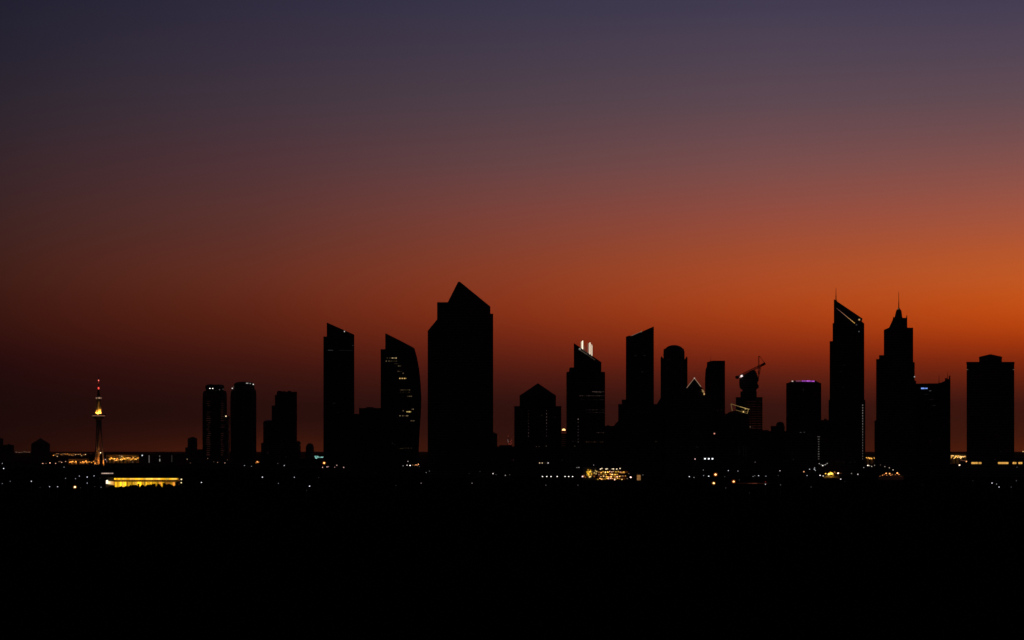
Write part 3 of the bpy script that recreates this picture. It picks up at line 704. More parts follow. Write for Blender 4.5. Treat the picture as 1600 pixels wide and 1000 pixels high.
b = Building('crested_tower', 'very tall glass tower with slanting crest, lit diagonal line and thin antenna', 'building', 1325, 2850)
b.prism('shaft', [(1302.9, None), (1350.4, None), (1350.4, 505.4), (1344.4, 500.4), (1344.4, 503), (1302.9, 474)], 0, 44, BLUEG)
b.prism('crest', [(1302.9, 476), (1302.9, 467.4), (1347.8, 497.8), (1347.2, 500), (1343.4, 500.8)], 2, 30, BLUEG)
b.block('side_core', 1301, 1304, 505, 3, 38, BLUEG); b.block('side_wing', 1296.4, 1304, 533, 5, 40, BLUEG); b.block('base', 1294.6, 1352, 625, 7, 48, BLUEG)
b.mast(1306.2, 450, 470, 0.85, 14)
for i in range(11):
    t0 = i / 11; t1 = (i + 0.84) / 11
    p = (1307 + 29 * t0, 481.4 + 24 * t0 - 2.0 * math.sin(math.pi * t0) * 0); q = (1307 + 29 * t1, 481.4 + 24 * t1)
    b.strip(p, q, 0.30 + 0.32 * t0, (1.0, 0.42 + 0.012 * i, 0.34 - 0.022 * i), 0.12 + 0.5 * t0 * random.uniform(0.6, 1.3), -0.3, 'crest_light')
b.lit(1342.6, 499.4, 2.4, 2.2, (1.0, 0.6, 0.25), 0.55, -0.4, 'crest_light'); b.lit(1338.4, 507.4, 2.2, 1.8, COOL, 0.05, -0.4); b.lit(1342.2, 518, 1.5, 1.5, COOL, 0.10, -0.4)
for i in range(21): b.lit(1347.9, 633 + i * 4.2, 1.4 - 0.02 * i, 2.0 - 0.03 * i, (1.0, 0.84, 0.76), 0.17 * random.uniform(0.7, 1.25) * (1 - 0.02 * i), -0.4, 'stair_light')
for px, py in ((1319, 570), (1314, 581), (1317, 605)): b.lit(px, py, 4, 0.8, COOL, 0.004, -0.4)
mb = MB(); mb.box(b.X(1338.6), b.X(1339.2), -0.8, 0.2, 0, b.Z(507)); mb.build('fin', STEEL, b.root)
for px in (1307.5, 1318, 1329, 1336): b.lit(px, 722, 3, 0.9, PINK, 0.006, -0.4)

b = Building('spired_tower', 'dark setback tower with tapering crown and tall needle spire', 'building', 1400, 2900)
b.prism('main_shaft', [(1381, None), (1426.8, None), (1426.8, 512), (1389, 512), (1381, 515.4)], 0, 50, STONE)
b.block('upper_wing', 1373.6, 1384, 555, 3, 46, STONE); b.block('lower_wing', 1369, 1384, 561, 6, 44, STONE); b.block('right_wing', 1422, 1429.2, 566, 4, 44, STONE); b.block('base_wing', 1422, 1431.4, 595, 7, 46, STONE)
b.block('annex', 1366.4, 1376, 657, 10, 40, STONE)
b.octa('crown', [(1389.4, 1418, 513), (1395.6, 1411.4, 498), (1397.8, 1409.8, 496), (1400, 1408.6, 486.5), (1401.4, 1407.4, 483.8)], 30, STONE, 0.12, y0=6)
b.block('crown_block', 1408, 1417.6, 496.6, 9, 34, STONE, bot=514); b.prism('pinnacle', [(1415.4, 498), (1417.5, 498), (1417.4, 492.8), (1416.6, 492.2)], 10, 14, STONE)
b.prism('pinnacle', [(1394.8, 500), (1396.8, 500), (1396.8, 495.4), (1395.6, 494.4)], 10, 14, STONE)
x_ = b.X(1404.3, 20); MB().ball((x_, 20, b.Z(482.4, 1404, 20)), 1.9, 0.8).build('spire_ball', STEEL, b.root); b.mast(1404.3, 456, 484, 0.85, 20, 'spire')
b.lit(1403.4, 482.6, 1.8, 1.2, WARM, 0.14, 17.6, 'spire_lamp')
b.lit(1428.9, 588.6, 1.6, 1.6, COOL, 0.42, 3.4, 'wall_lamp')
b.prism('gable_wing', [(1388.2, 514), (1397, 514), (1397, 497), (1396, 497)], 12, 34, STONE)

b = Building('scoop_topped_tower', 'dark tower with scooped roof and small blue-white sign, leaning on the spired tower', 'building', 1458, 3000)
sc = [(1430, None), (1485, None), (1485, 591), (1481, 592.8), (1476, 595.4), (1471, 597.6), (1466, 599), (1430, 599.4)]
b.prism('shaft', sc, 0, 48, BLUEG)
b.prism('corner_spike', [(1482.6, 593), (1485, 593), (1485, 587.4), (1484, 586.4), (1482.8, 588)], 4, 12, BLUEG)
b.mast(1467.2, 585.4, 598.8, 0.5, 16); b.mast(1480.6, 581, 593, 0.55, 16); MB().box(b.X(1476.6, 14), b.X(1479.6, 14), 14, 18, b.Z(595.6) - 1, b.Z(590.4)).build('dish', STEEL, b.root)
mb = MB()
for px, w, h in ((1440.0, 1.3, 2.2), (1441.5, 1.1, 1.9), (1443, 1.2, 2.2), (1444.4, 0.9, 1.6), (1446.2, 0.9, 1.8), (1447.4, 0.8, 1.4), (1448.6, 1.0, 1.9)):
    x = b.X(px); z = b.Z(606.8, px); mb.box(x - w / 2, x + w / 2, -0.7, -0.2, z - h / 2, z + h / 2)
mb.build('sign', glow((0.22, 0.38, 1.0), 1.2), b.root)
b.lit(1453.4, 610.6, 3.6, 0.9, COOL, 0.05); b.lit(1447, 616, 8, 0.7, COOL, 0.005); b.lit(1455, 624, 7, 0.7, COOL, 0.005); b.lit(1460, 633.4, 4, 0.9, COOL, 0.009)
b.lit(1456, 733, 1.8, 1.4, COOL, 0.04); b.block('base', 1426, 1486.6, 724, -3, 52, STONE)

b = Building('capped_tower', 'wide dark flat tower with raised cap, standing apart beyond the scooped roof', 'building', 1548, 2850)
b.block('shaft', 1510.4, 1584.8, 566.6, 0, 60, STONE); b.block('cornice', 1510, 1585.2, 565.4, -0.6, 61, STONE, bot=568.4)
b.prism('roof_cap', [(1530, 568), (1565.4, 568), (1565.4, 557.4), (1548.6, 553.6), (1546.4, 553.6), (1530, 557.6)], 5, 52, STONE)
mb = MB(); mb.box(b.X(1529.6, 4.6), b.X(1565.8, 4.6), 4.6, 53, b.Z(558.4), b.Z(557.6)); mb.build('cap_band', STEEL, b.root)
for px in (1511.4, 1583.8): b.lit(px, 577.4, 2.6, 0.9, WARM, 0.09, -0.8, 'ledge_light')
b.block('podium', 1500, 1622, 720, -24, 66, STONE); b.block('podium_wing', 1586, 1630, 714, -16, 50, STONE)
for x0, x1 in ((1518, 1524), (1524.4, 1527.6), (1529, 1533.4), (1559.6, 1565), (1565.4, 1570.4), (1570.8, 1575.4), (1582.4, 1585), (1585.4, 1588), (1591.4, 1594.4), (1594.8, 1597.2)):
    b.lit((x0 + x1) / 2, 723.5, x1 - x0, 2.9, (1.0, 0.50, 0.10), random.uniform(0.45, 0.9), -24.4)
b.lit(1564, 705.4, 3, 1, COOL, 0.004); b.lit(1555, 718, 2, 1, WARM, 0.01)

# ------------------------------------------------------------------ lit low buildings on the plain
b = Building('lit_arena', 'long low arena glowing yellow behind a line of dark trees', 'building', 228, 2000)
WALLY = plain('cream_render', (0.55, 0.48, 0.36), 0.8)
b.block('back_wall', 168, 281, 745.6, 14, 17, WALLY); b.block('roof', 178, 279.5, 746.2, -1.5, 17.2, ROOF, bot=747.2)
b.block('side_hall', 165.4, 179.4, 751.4, 4, 15, WALLY); b.block('floor_slab', 166, 281, 761.2, -1, 14.1, PALE)
random.seed(31)
x_ = 178.2
while x_ < 278:      # lit fascia panels under the roof
    w = random.uniform(3.0, 5.0); w = min(w, 278.6 - x_)
    b.lit(x_ + w / 2, 748.3, w * 0.95, 2.3, random.choice((YELLOW, GOLD, (1.0, 0.62, 0.05))), random.uniform(0.9, 2.0) * (1.0 if x_ < 250 else 0.7), -1.9, 'fascia_light', th=0.4); x_ += w
x_ = 176
while x_ < 272:      # lit bays of the hall behind
    w = random.uniform(2.6, 4.2); st = random.choice((0.4, 0.8, 1.3, 2.2))
    if x_ > 245: st *= 0.5
    b.lit(x_ + w / 2, 757.2, w * 0.93, 8.2 if x_ < 250 else 7.0, random.choice((YELLOW, YELLOW, GOLD)) if x_ < 245 else random.choice((YELLOW, (1.0, 0.36, 0.04))), st, 12.9, 'lit_bay', th=0.5)
    if random.random() < 0.8: b.lit(x_ + w / 2, 751.2, w * 0.5, 1.1, (1.0, 0.4, 0.04), random.uniform(0.08, 0.4), 12.9, 'upper_window', th=0.5)
    x_ += w
mb = MB()
for i in range(26): mb.box(b.X(179 + i * 3.95, -0.8) - 0.12, b.X(179 + i * 3.95, -0.8) + 0.12, -0.92, -0.68, 0, b.Z(747.2))
mb.build('columns', ROOF, b.root)
for px, py, w, h, rgb, st in ((167.4, 753.0, 3.2, 5.4, (1.0, 0.88, 0.68), 1.6), (170.8, 754.2, 3.2, 4.4, (1.0, 0.74, 0.36), 1.3), (174.2, 754.6, 3.4, 5.0, (1.0, 0.56, 0.16), 0.9), (177.6, 755.2, 2.8, 5.4, (1.0, 0.42, 0.07), 0.7)):
    b.lit(px, py, w, h, rgb, st, 3.6)
b.lit(280, 750.5, 1.6, 1.0, (1, 0.25, 0.1), 0.4, 0)

TREEM = plain('dark_foliage', (0.035, 0.045, 0.02), 0.9, 0, 1.2, 0.4); BARK = plain('bark', (0.06, 0.045, 0.035), 0.9)
def tree(px, base, top, w, label, group=None):
    D = H * F / (base - YH); x = (px - 800) / F * D; s = D / F; h = (base - top) * s; r = w * s / 2
    root = link(bpy.data.objects.new('tree', None)); root.location = (x, D, 0); tag(root, label, 'tree', group)
    mb = MB().bar((0, 0, -0.1), (0.1, 0, h * 0.55), 0.22, 0.12)
    for k in range(4):
        a = random.random() * 6.28; mb.bar((0.05, 0, h * 0.3), (r * 0.5 * math.cos(a), r * 0.5 * math.sin(a), h * 0.7), 0.09, 0.04, 5)
    mb.build('trunk', BARK, root)
    mb = MB(); cl = []
    for k in range(9):
        a = random.random() * 6.28; q = r * 0.62 * math.sqrt(random.random()); cl.append((q * math.cos(a), q * math.sin(a), h * random.uniform(0.12, 0.84), r * random.uniform(0.34, 0.55)))
    for k in range(1100):
        c = random.choice(cl); v = Vector((random.gauss(0, 1), random.gauss(0, 1), random.gauss(0, 1))).normalized() * c[3] * random.uniform(0.45, 1.05)
        p = Vector(c[:3]) + v; p.z = max(p.z, 0.15)
        u = Vector((random.gauss(0, 1), random.gauss(0, 1), random.gauss(0, 1))).normalized(); w_ = u.orthogonal().normalized(); l = random.uniform(0.3, 0.62)
        mb.add([p - u * l, p + w_ * l * 0.5, p + u * l, p - w_ * l * 0.5], [(0, 1, 2, 3)])
    me = bpy.data.meshes.new('crown'); me.from_pydata(mb.v, [], mb.f); me.materials.append(TREEM); link(bpy.data.objects.new('crown', me), root)
random.seed(41)
xs = [172, 178.5, 184, 190, 195.5, 200, 205, 209.5, 214, 219.5, 225, 230.5, 236, 240.5, 246, 251.5, 257, 262, 267, 272, 278, 286]
tops = [757.4, 757.8, 760.2, 759.6, 760.6, 758.2, 757.4, 755.8, 755.0, 756.2, 756.4, 755.4, 756.4, 754.8, 753.8, 754.6, 754.0, 755.4, 754.2, 753, 751.4, 752.5]
for i, (x, t) in enumerate(zip(xs, tops)):
    tree(x, 768.5 + random.uniform(-0.8, 1.2), t, random.uniform(7.5, 10.5), 'dark bushy tree silhouetted against the glowing yellow arena front', 'trees along the arena front')

b = Building('lit_pavilion', 'low pavilion with a pinkish lit eaves strip just beyond the yellow arena', 'building', 168, 2650)
b.block('wall', 157, 180, 739.6, 1, 12, STONE); b.block('roof', 156, 181, 737.4, 0, 13, ROOF, bot=738.6)
for i in range(6): b.lit(160 + i * 3.1, 739.6, 2.8, 1.5, (1.0, 0.72, 0.56), random.uniform(0.3, 0.75), 0.6, 'eaves_light')

b = Building('lit_hotel', 'low hotel speckled with golden lit windows before the finned tower', 'building', 955, 2480)
b.block('main_wing', 933, 988, 733.6, 0, 18, STONE); b.block('entrance_tower', 911, 931, 730.4, -3, 16, WALLY); b.block('link_wing', 929, 936, 738, 2, 16, STONE); b.block('end_wing', 984, 992, 740, 2, 18, STONE)
random.seed(52)
for py, x0, x1 in ((737.4, 934, 981), (741.2, 934, 967), (744.4, 934, 979), (748.2, 933, 977)): b.lit((x0 + x1) / 2, py, x1 - x0, 2.6, (1.0, 0.22, 0.02), 0.045, -0.15, 'wall_glow_strip')  # glow of the wall between windows, painted as dim emitting strips
for j, (py, x0, x1, n) in enumerate(((737.4, 935, 980, 14), (741.2, 935, 966, 11), (744.4, 935, 978, 14), (748.2, 933, 976, 15))):
    for i in range(n):
        if random.random() < 0.15: continue
        px = x0 + (x1 - x0) * (i + 0.5) / n + random.uniform(-0.8, 0.8)
        b.lit(px, py + random.uniform(-0.9, 0.9), random.uniform(1.0, 2.6), random.uniform(1.0, 2.2), random.choice((GOLD, GOLD, (1.0, 0.40, 0.06), (1.0, 0.45, 0.1), (1.0, 0.60, 0.2), (1.0, 0.5, 0.3))), random.choice((0.3, 0.7, 1.4, 2.4)), -0.4)
for i in range(24):
    cx_, cy_ = i % 5, i // 5
    if (cx_ in (0, 4) and cy_ in (0, 4)): continue
    b.lit(917.4 + cx_ * 1.75 + random.uniform(-0.35, 0.35), 734.6 + cy_ * 2.5 + random.uniform(-0.5, 0.5), random.uniform(0.9, 1.7), random.uniform(1.2, 2.3), random.choice((YELLOW, GOLD, (1.0, 0.66, 0.22))), random.choice((0.25, 0.7, 1.5, 3.0)) * (1.0 if 1 <= cx_ <= 3 and 1 <= cy_ <= 3 else 0.4), -3.4)
for i in range(6): b.lit(random.choice((912.5, 914.5, 916, 927, 928.4)), random.uniform(736, 747), 1.2, 1.4, AMBER, random.uniform(0.1, 0.5), -3.4)
for px, py in ((930.5, 735.6), (928.6, 739), (931.4, 740.2), (932.4, 736.8)): b.lit(px, py, 1.6, 1.8, (1.0, 0.66, 0.2), random.uniform(0.4, 1.2), -3.8)
for px in (938.2, 940.4, 947, 949, 956.6, 958.6, 963.6, 968.8): b.lit(px, 732.4 + random.uniform(-0.6, 0.6), 1.7, 1.5, (1.0, 0.78, 0.5), random.uniform(0.6, 1.6), -0.5, 'roof_lamp')
b.lit(973, 738.4, 7, 1.8, (1.0, 0.4, 0.08), 0.5, -0.5)

b = Building('lit_kiosk', 'small brown lit kiosk at the end of the golden hotel', 'kiosk', 998, 2470)
b.block('wall', 994.6, 1001.8, 741, 0.2, 6, WALLY); b.block('roof', 993.8, 1002.6, 740.2, -0.6, 6.6, ROOF, bot=741.2)
b.lit(998.1, 746.3, 5.6, 8.4, (1.0, 0.46, 0.14), 0.22, -0.1, 'shop_front'); b.lit(998.1, 744, 4.4, 1.2, (1.0, 0.46, 0.14), 0.3, -0.5, 'sign_panel'); b.lit(996.6, 748.6, 1.8, 3, (1.0, 0.5, 0.2), 0.3, -0.5, 'door')

b = Building('site_office', 'low walled yard flooded with golden light below the crested tower', 'building', 1297, 2650)
b.block('wall', 1287, 1312, 742.6, 4, 12, WALLY); b.block('roof', 1286, 1313, 741.6, 3.4, 12.6, ROOF, bot=743)
for px, py, s_, st in ((1295.6, 740.6, 3.6, 14), (1299.4, 740.0, 3.4, 12), (1297.6, 738.2, 2.2, 5), (1290, 740, 2.2, 4), (1301.6, 742, 2.0, 3), (1294.2, 741.8, 1.8, 5), (1302, 740, 1.4, 2)):
    x, y, z = b.P(px, py, 1.0); MB().ball((x, y, z), s_ * b.m / 2, 0.8).build('floodlight', glow((1.0, 0.5, 0.05) if s_ > 1.9 else (1.0, 0.62, 0.25), st * 0.4), b.root, True)
for px, py in ((1292, 744.4), (1296, 744.6), (1300.5, 744.4), (1304, 738)): b.lit(px, py, 2.4, 1.4, GOLD, 0.25, 3.6)

# ------------------------------------------------------------------ far tree line and ridge
def scatter(name, x0, x1, D0, D1, n, hmin, hmax, mat):
    mb = MB(); 
    for i in range(n):
        D = random.uniform(D0, D1); px = random.uniform(x0, x1); x = (px - 800) / F * D; h = random.uniform(hmin, hmax) * (0.75 + 0.25 * math.sin(px * 0.045) * math.sin(px * 0.013 + 1)); r = h * random.uniform(0.5, 1.1)
        for k in range(3):
            dx, dy, q = random.uniform(-r, r), random.uniform(-r, r), random.uniform(0.5, 1)
            mb.ball((x + dx, D + dy, h * 0.45 * q), r * q, h * 0.55 / r, 6, 3)
    o = mb.build(name, mat); o['kind'] = 'stuff'; tag(o, 'low dark belt of scrub and trees across the plain'); return o
random.seed(61)
scatter('treeline', -120, 1720, 3900, 4600, 900, 4, 9, TREEM)

# ------------------------------------------------------------------ single lamps on the plain
def many(lst, rgb, st, size=1.4, **k):
    for p in lst:
        lamp(p[0], p[1], p[2] if len(p) > 2 else size, rgb, p[3] if len(p) > 3 else st, **k)
random.seed(71)
FAR = dict(cap=5200.0)
many([(3.7, 724, 1.2, .5), (5.7, 732, 1.5, 1.4), (16, 752, 1.5, .18), (3.5, 755.5, 1.4, .2), (49, 752, 1.5, 1.3), (77.5, 760.5, 1.4, .8), (90, 760.5, 1.5, .9),
      (102.5, 747.5, 1.3, .3), (118, 747.8, 1.3, .4), (124, 743.8, 1.4, .6), (136.3, 745.3, 1.5, 1.2), (136.3, 754.8, 1.4, .6), (100, 730, 1.4, .3),
      (147, 743.5, 1.3, .8), (158, 761.3, 1.3, .3), (314.8, 753.8, 1.6, 1.3), (410, 745.5, 1.7, 1.3), (460, 745.8, 1.4, .7),
      (435, 755.3, 1.3, .25), (483.8, 759.6, 1.9, 1.2), (444.2, 727.4, 1.4, .8), (498, 746, 1.2, .05), (382, 727.4, 1.5, .35), (393, 728.4, 1.3, .25)], COOL, 1.0, cap=4200.0)
many([(62.6, 761.4, 1.2, .05), (156, 747, 1.2, .04), (148, 760, 1.2, .05), (126, 762, 1.2, .06), (479, 766, 1.2, .04)], COOL, 0.05)
many([(283.4, 749, 2.4, 1.6), (283.2, 754.2, 2.2, 1.2)], (1.0, 0.8, 0.4), 1)
def mast_lamp(px, py, size, rgb, st, rim, rst, cap=2600.0):
    r_ = lamp(px, py, size, rgb, st, cap=cap)
    D = r_.location.y; m_ = D / F; z = H + (YH - py) * D / F
    for i in range(8):  # ring of dim glowing balls added as the lamp's halo
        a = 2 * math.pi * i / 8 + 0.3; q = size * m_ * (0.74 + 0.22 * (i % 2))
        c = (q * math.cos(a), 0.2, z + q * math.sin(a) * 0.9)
        MB().ball(c, size * m_ * (0.22 if i % 2 else 0.30), 0.9, 8, 4).build('halo_ball', glow(rim, rst * (0.55 if i % 2 else 1.0)), r_)
    MB().bar((0, 0.6, z - size * m_ * 0.9), (0, 0.6, z + size * m_ * 0.9), 0.12).bar((-size * m_ * 0.9, 0.6, z), (size * m_ * 0.9, 0.6, z), 0.12).build('bracket', POLEM, r_)
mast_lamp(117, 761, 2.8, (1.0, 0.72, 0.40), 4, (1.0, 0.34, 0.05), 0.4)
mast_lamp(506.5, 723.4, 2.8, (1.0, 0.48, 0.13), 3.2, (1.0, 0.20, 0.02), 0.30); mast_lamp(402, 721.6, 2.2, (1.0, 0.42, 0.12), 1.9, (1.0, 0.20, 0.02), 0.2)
many([(404, 722.4, 1.6, 1.5), (400, 723.2, 1.4, .8)], AMBER, 1, cap=4200)
many([(340, 722.4, 1.5, .25), (351.4, 723.4, 1.5, .5), (355.2, 718.6, 1.2, .12), (297.5, 723.5, 1.3, .12), (324.6, 716.4, 1.5, .14), (334, 721.5, 1.2, .1)], (1.0, 0.62, 0.42), .3, cap=4200)
many([(504, 730.2, 1.6, .9), (511, 729.4, 1.7, 1.0), (513.4, 729, 1.3, .6), (523, 730, 1.6, .25), (526.2, 727, 1.5, .7), (537, 730.2, 1.6, .9)], PINK, 1, cap=2720)
many([(637.4, 720.8, 1.5, .5), (636, 726.8, 1.6, .9), (640.8, 727.2, 1.9, 2.4), (630, 727.8, 1.5, .25), (655.4, 729, 1.3, .1)], WHITE, 1, cap=2700)
many([(644.6, 726.4, 1.4, .3), (650, 726.4, 1.7, 1.6), (653.6, 725.4, 1.8, 1.8), (652.4, 727.4, 1.2, .9), (647.4, 727.2, 1.1, .5)], (1.0, 0.42, 0.16), 1, cap=2700)
many([(666, 738.4, 1.4, .2), (658, 755, 1.4, .3), (618.6, 758.4, 1.2, .04), (671, 736, 1.4, .12), (770.3, 740, 1.6, 1.4), (775, 741.6, 1.2, .1), (789.6, 742.7, 1.5, .5),
      (796.4, 741.8, 1.3, .1), (737.6, 755, 1.4, .3), (750, 737, 1.2, .05), (733, 740, 1.2, .03), (853, 758, 1.4, .12), (903, 758, 1.4, .1), (901.5, 730.5, 1.3, .3), (904.5, 730.4, 1.4, .5), (927.6, 726.6, 1.4, .3), (1004.6, 742, 1.4, .15)], WHITE, 1, cap=2650)
for i, px in enumerate((847.7, 854.4, 861, 870.6, 883, 888.6, 894.7)):
    lamp(px, 744.5, 1.9, (1.0, 0.96, 0.86), 1.5, hmin=7, label='white lamp in the even row of seven before the pyramid-topped tower', group='row of seven white lamps')
many([(910.3, 744.5, 2.4, 2.2), (985.5, 745.7, 2.6, 3.0)], PINK, 2)
many([(984.5, 735.7, 1.4, .15), (980, 747.8, 1.4, .25), (982.5, 740, 2, .1)], PINK, 1)
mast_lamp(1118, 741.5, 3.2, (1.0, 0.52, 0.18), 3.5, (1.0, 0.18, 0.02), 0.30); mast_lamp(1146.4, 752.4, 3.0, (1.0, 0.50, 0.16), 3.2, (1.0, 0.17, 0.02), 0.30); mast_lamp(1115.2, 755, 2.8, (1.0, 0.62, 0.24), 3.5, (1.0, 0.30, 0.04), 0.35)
many([(1077, 744.6, 1.6, 1.1), (1084.4, 746, 1.3, .35), (1099, 734.4, 1.3, .25), (1099.4, 743, 1.3, .4), (1107.4, 744, 1.7, 1.6), (1138, 735.2, 1.5, .9), (1153, 736, 1.5, .35),
      (1132.4, 744.6, 1.2, .08), (1176.6, 744.4, 1.4, .3), (1179.4, 743.2, 1.2, .2), (1185.2, 743.3, 1.5, .9), (1196.8, 744, 1.4, .35), (1196, 756.6, 1.5, .7), (1134, 762.4, 1.3, .08), (1171, 770, 1.2, .04), (1180, 722, 1.4, .12), (1155, 750, 1.2, .06),
      (1218.6, 735.6, 1.5, .7), (1216, 743, 1.3, .06), (1261, 743, 1.4, .7), (1219.6, 757.6, 1.4, .12), (1267.4, 761, 1.4, .08), (1265, 733.2, 1.5, .7), (1272.4, 733, 1.8, .9), (1274, 735.2, 1.3, .6), (1273, 730.6, 1.2, .5)], COOL, 1, cap=2700)
lamp(1196, 753, 1.4, RED, .3)
lamp(1256, 737, 2.2, (1.0, 0.5, 0.22), 1.0); lamp(1281.4, 742.6, 1.9, WHITE, 1.6); lamp(1286.2, 743.6, 1.6, WHITE, 1.2)
many([(1280, 724.4, 1.5, .5), (1285.6, 727.4, 2.0, 1.5), (1289.2, 726.2, 1.5, .6), (1292.6, 724, 1.5, .35), (1283, 726, 1.2, .4), (1291, 725, 1.2, .3)], WHITE, 1, cap=2700)
many([(1309.6, 739.4, 2.6, 3.0)], (1.0, 0.72, 0.5), 3); many([(1304, 737.4, 1.5, .5), (1306.4, 739.6, 1.4, .5), (1314, 739.4, 1.2, .3)], (1.0, 0.25, 0.08), .5)
many([(1313.6, 748.6, 1.8, 1.2), (1330.4, 739.8, 1.6, .3), (1340.4, 741, 1.7, 1.0), (1349.6, 730.4, 1.5, .35)], WHITE, 1)
many([(1356, 727.2, 2.2, 2.0), (1358.6, 727.6, 1.4, .8), (1362, 728.6, 1.5, .7), (1366.4, 727, 1.5, .3), (1375.6, 726.4, 1.3, .12), (1382.6, 729, 1.3, .6), (1389.6, 731, 1.3, .8), (1395.4, 734.2, 1.5, .9)], (1.0, 0.85, 0.66), 1, cap=2700)
for px, py, s_, st in ((1375, 744, 1.6, .3), (1379, 742.6, 1.8, 1.0), (1384.6, 739.6, 2.0, 3), (1385.6, 742.6, 1.4, 1), (1390, 740, 2.0, 3), (1391.6, 742.6, 1.6, 1.2), (1395, 738.6, 2.0, 2.5), (1394, 741.6, 1.4, 1), (1402, 739.2, 2.2, 4), (1404.6, 741.4, 1.6, 1.5), (1399, 741.8, 1.3, .8), (1381.6, 741.2, 1.2, .9), (1408, 744.6, 1.3, .15)):
    lamp(px, py, s_, (1.0, 0.34, 0.09), st, label='orange lamp in the tight cluster at the foot of the spired tower', group='orange lamp cluster below the spired tower')
many([(1499.4, 726.8, 2.4, 2.4), (1498, 726.6, 1.3, 1)], (1.0, 0.72, 0.5), 2, cap=2700); lamp(1510, 721, 2.2, (1.0, 0.42, 0.14), 1.6, cap=2700)
many([(1550, 754.8, 1.6, 1.2), (1557, 756.4, 1.3, .4), (1561, 761, 1.6, 1.0), (1580, 761, 1.4, .1), (1588, 751, 1.4, .12), (1520, 751, 1.2, .04), (1589, 730, 1.3, .12), (1441, 757, 1.2, .02), (1320, 752, 1.2, .03)], COOL, 1, cap=2600)
lamp(1598.6, 705.5, 2.0, (1.0, 0.6, 0.25), .9, D=3600); lamp(1587.6, 699, 1.3, (1.0, 0.4, 0.2), .15, D=3600)

b = Building('added_glow_wall', 'low pale wall added to catch the orange lamps at the foot of the spired tower', 'wall', 1391, 2500)
WALLO = plain('sandy_render', (0.45, 0.36, 0.27), 0.9)
b.prism('wall', [(1372, None), (1412, None), (1412, 743.4), (1404, 739.6), (1388, 739.4), (1378, 742.4), (1372, 745)], 0, 0.8, WALLO)  # wall added behind the lamps to catch their orange light
b.block('gate_house', 1386, 1396, 737.4, 1, 7, STONE)
b = Building('added_glow_barrier', 'low added barrier with strips glowing dull red like lit road below the unfinished tower', 'barrier', 1180, 2215)
b.block('wall', 1149, 1210, 754.2, 0, 0.7, STONE); b.block('coping', 1148.6, 1210.4, 753.8, -0.1, 0.8, CONC, bot=754.5)
for px, w, st in ((1171.5, 6, 0.05), (1179, 8, 0.10), (1160, 14, 0.010), (1192, 16, 0.014)): b.lit(px, 755.5, w, 1.6, (1.0, 0.26, 0.14), st, -0.2, 'light_strip')  # emitting strips on the added barrier stand in for the red lit road
# low pale halls added behind the far lamps so their walls catch the glow
HALLW = plain('sand_coloured_render', (0.50, 0.40, 0.30), 0.9)
def hall(px0, px1, top, D, label):
    b = Building('low_hall', label, 'building', (px0 + px1) / 2, D)
    b.block('wall', px0, px1, top + 1.2, 0, 40, HALLW); b.block('roof', px0 - 0.6, px1 + 0.6, top, -1.2, 41, ROOF, bot=top + 1.4)
    for k in range(int((px1 - px0) / 6)):
        x = b.X(px0 + 3 + k * 6); MB().box(x - 2.4, x + 2.4, -0.25, 0.05, 0, b.Z(top + 4)).build('roller_door', ROOF, b.root)
    return b
hall(166, 217.4, 709.4, 5660, 'long low hall lit golden by its lamps, right of the broadcast tower foot')
hall(107, 139, 716.0, 5100, 'added low pale wall-like hall catching amber lamplight left of the broadcast tower foot')
hall(1484, 1512, 708.8, 5420, 'pale low hall added behind the golden lamps between scooped tower and capped tower')
hall(1350, 1370, 713.0, 5320, 'pale low hall added behind golden lamps between crested tower and spired tower')

# glittering bands of far lamps
def band(pts, n, jx, jy, rgbs, lo, hi, D, label, group, s0=1.1, s1=2.0):
    for i in range(n):
        p = random.choice(pts); px = p[0] + random.uniform(-jx, jx); py = p[1] + random.uniform(-jy, jy)
        lamp(px, py, random.uniform(s0, s1), random.choice(rgbs), random.choice((lo, (lo * hi) ** 0.5, hi)), D=random.uniform(*D), label=label, group=group)
LB = 'tiny amber lamp in the high glittering band between pyramid-roofed block and broadcast tower'
for px, py in ((86, 711), (88.5, 709), (91, 709), (89.5, 713), (95.5, 710), (98.5, 709), (103, 710), (105.5, 709), (110, 709.5), (112, 711), (115, 709), (114, 712), (118, 710.5), (120.5, 709.5), (123, 710), (125.5, 709.5), (127.5, 712), (131, 710.5), (133.5, 710), (101, 709), (97, 711), (83.5, 711.5), (108, 711)):
    lamp(px, py, random.uniform(1.2, 1.9), random.choice((AMBER, (1.0, 0.42, 0.12), (1.0, 0.6, 0.3))), random.choice((.4, .8, 1.6)), D=random.uniform(7200, 8200), label=LB, group='glittering band behind the broadcast tower')
for px, py in ((25.5, 706.5), (30, 707), (34, 707), (38, 705.5), (41, 706.5), (45.5, 706.4)):
    lamp(px, py, 1.5, (1.0, 0.55, 0.35), random.choice((.12, .25, .4)), D=7600, label='faint lamp in the short row between slab blocks and pyramid-roofed block', group='faint lamps beside the pyramid-roofed block')
LB = 'bright amber lamp in the dense low cluster at the foot of the broadcast tower'
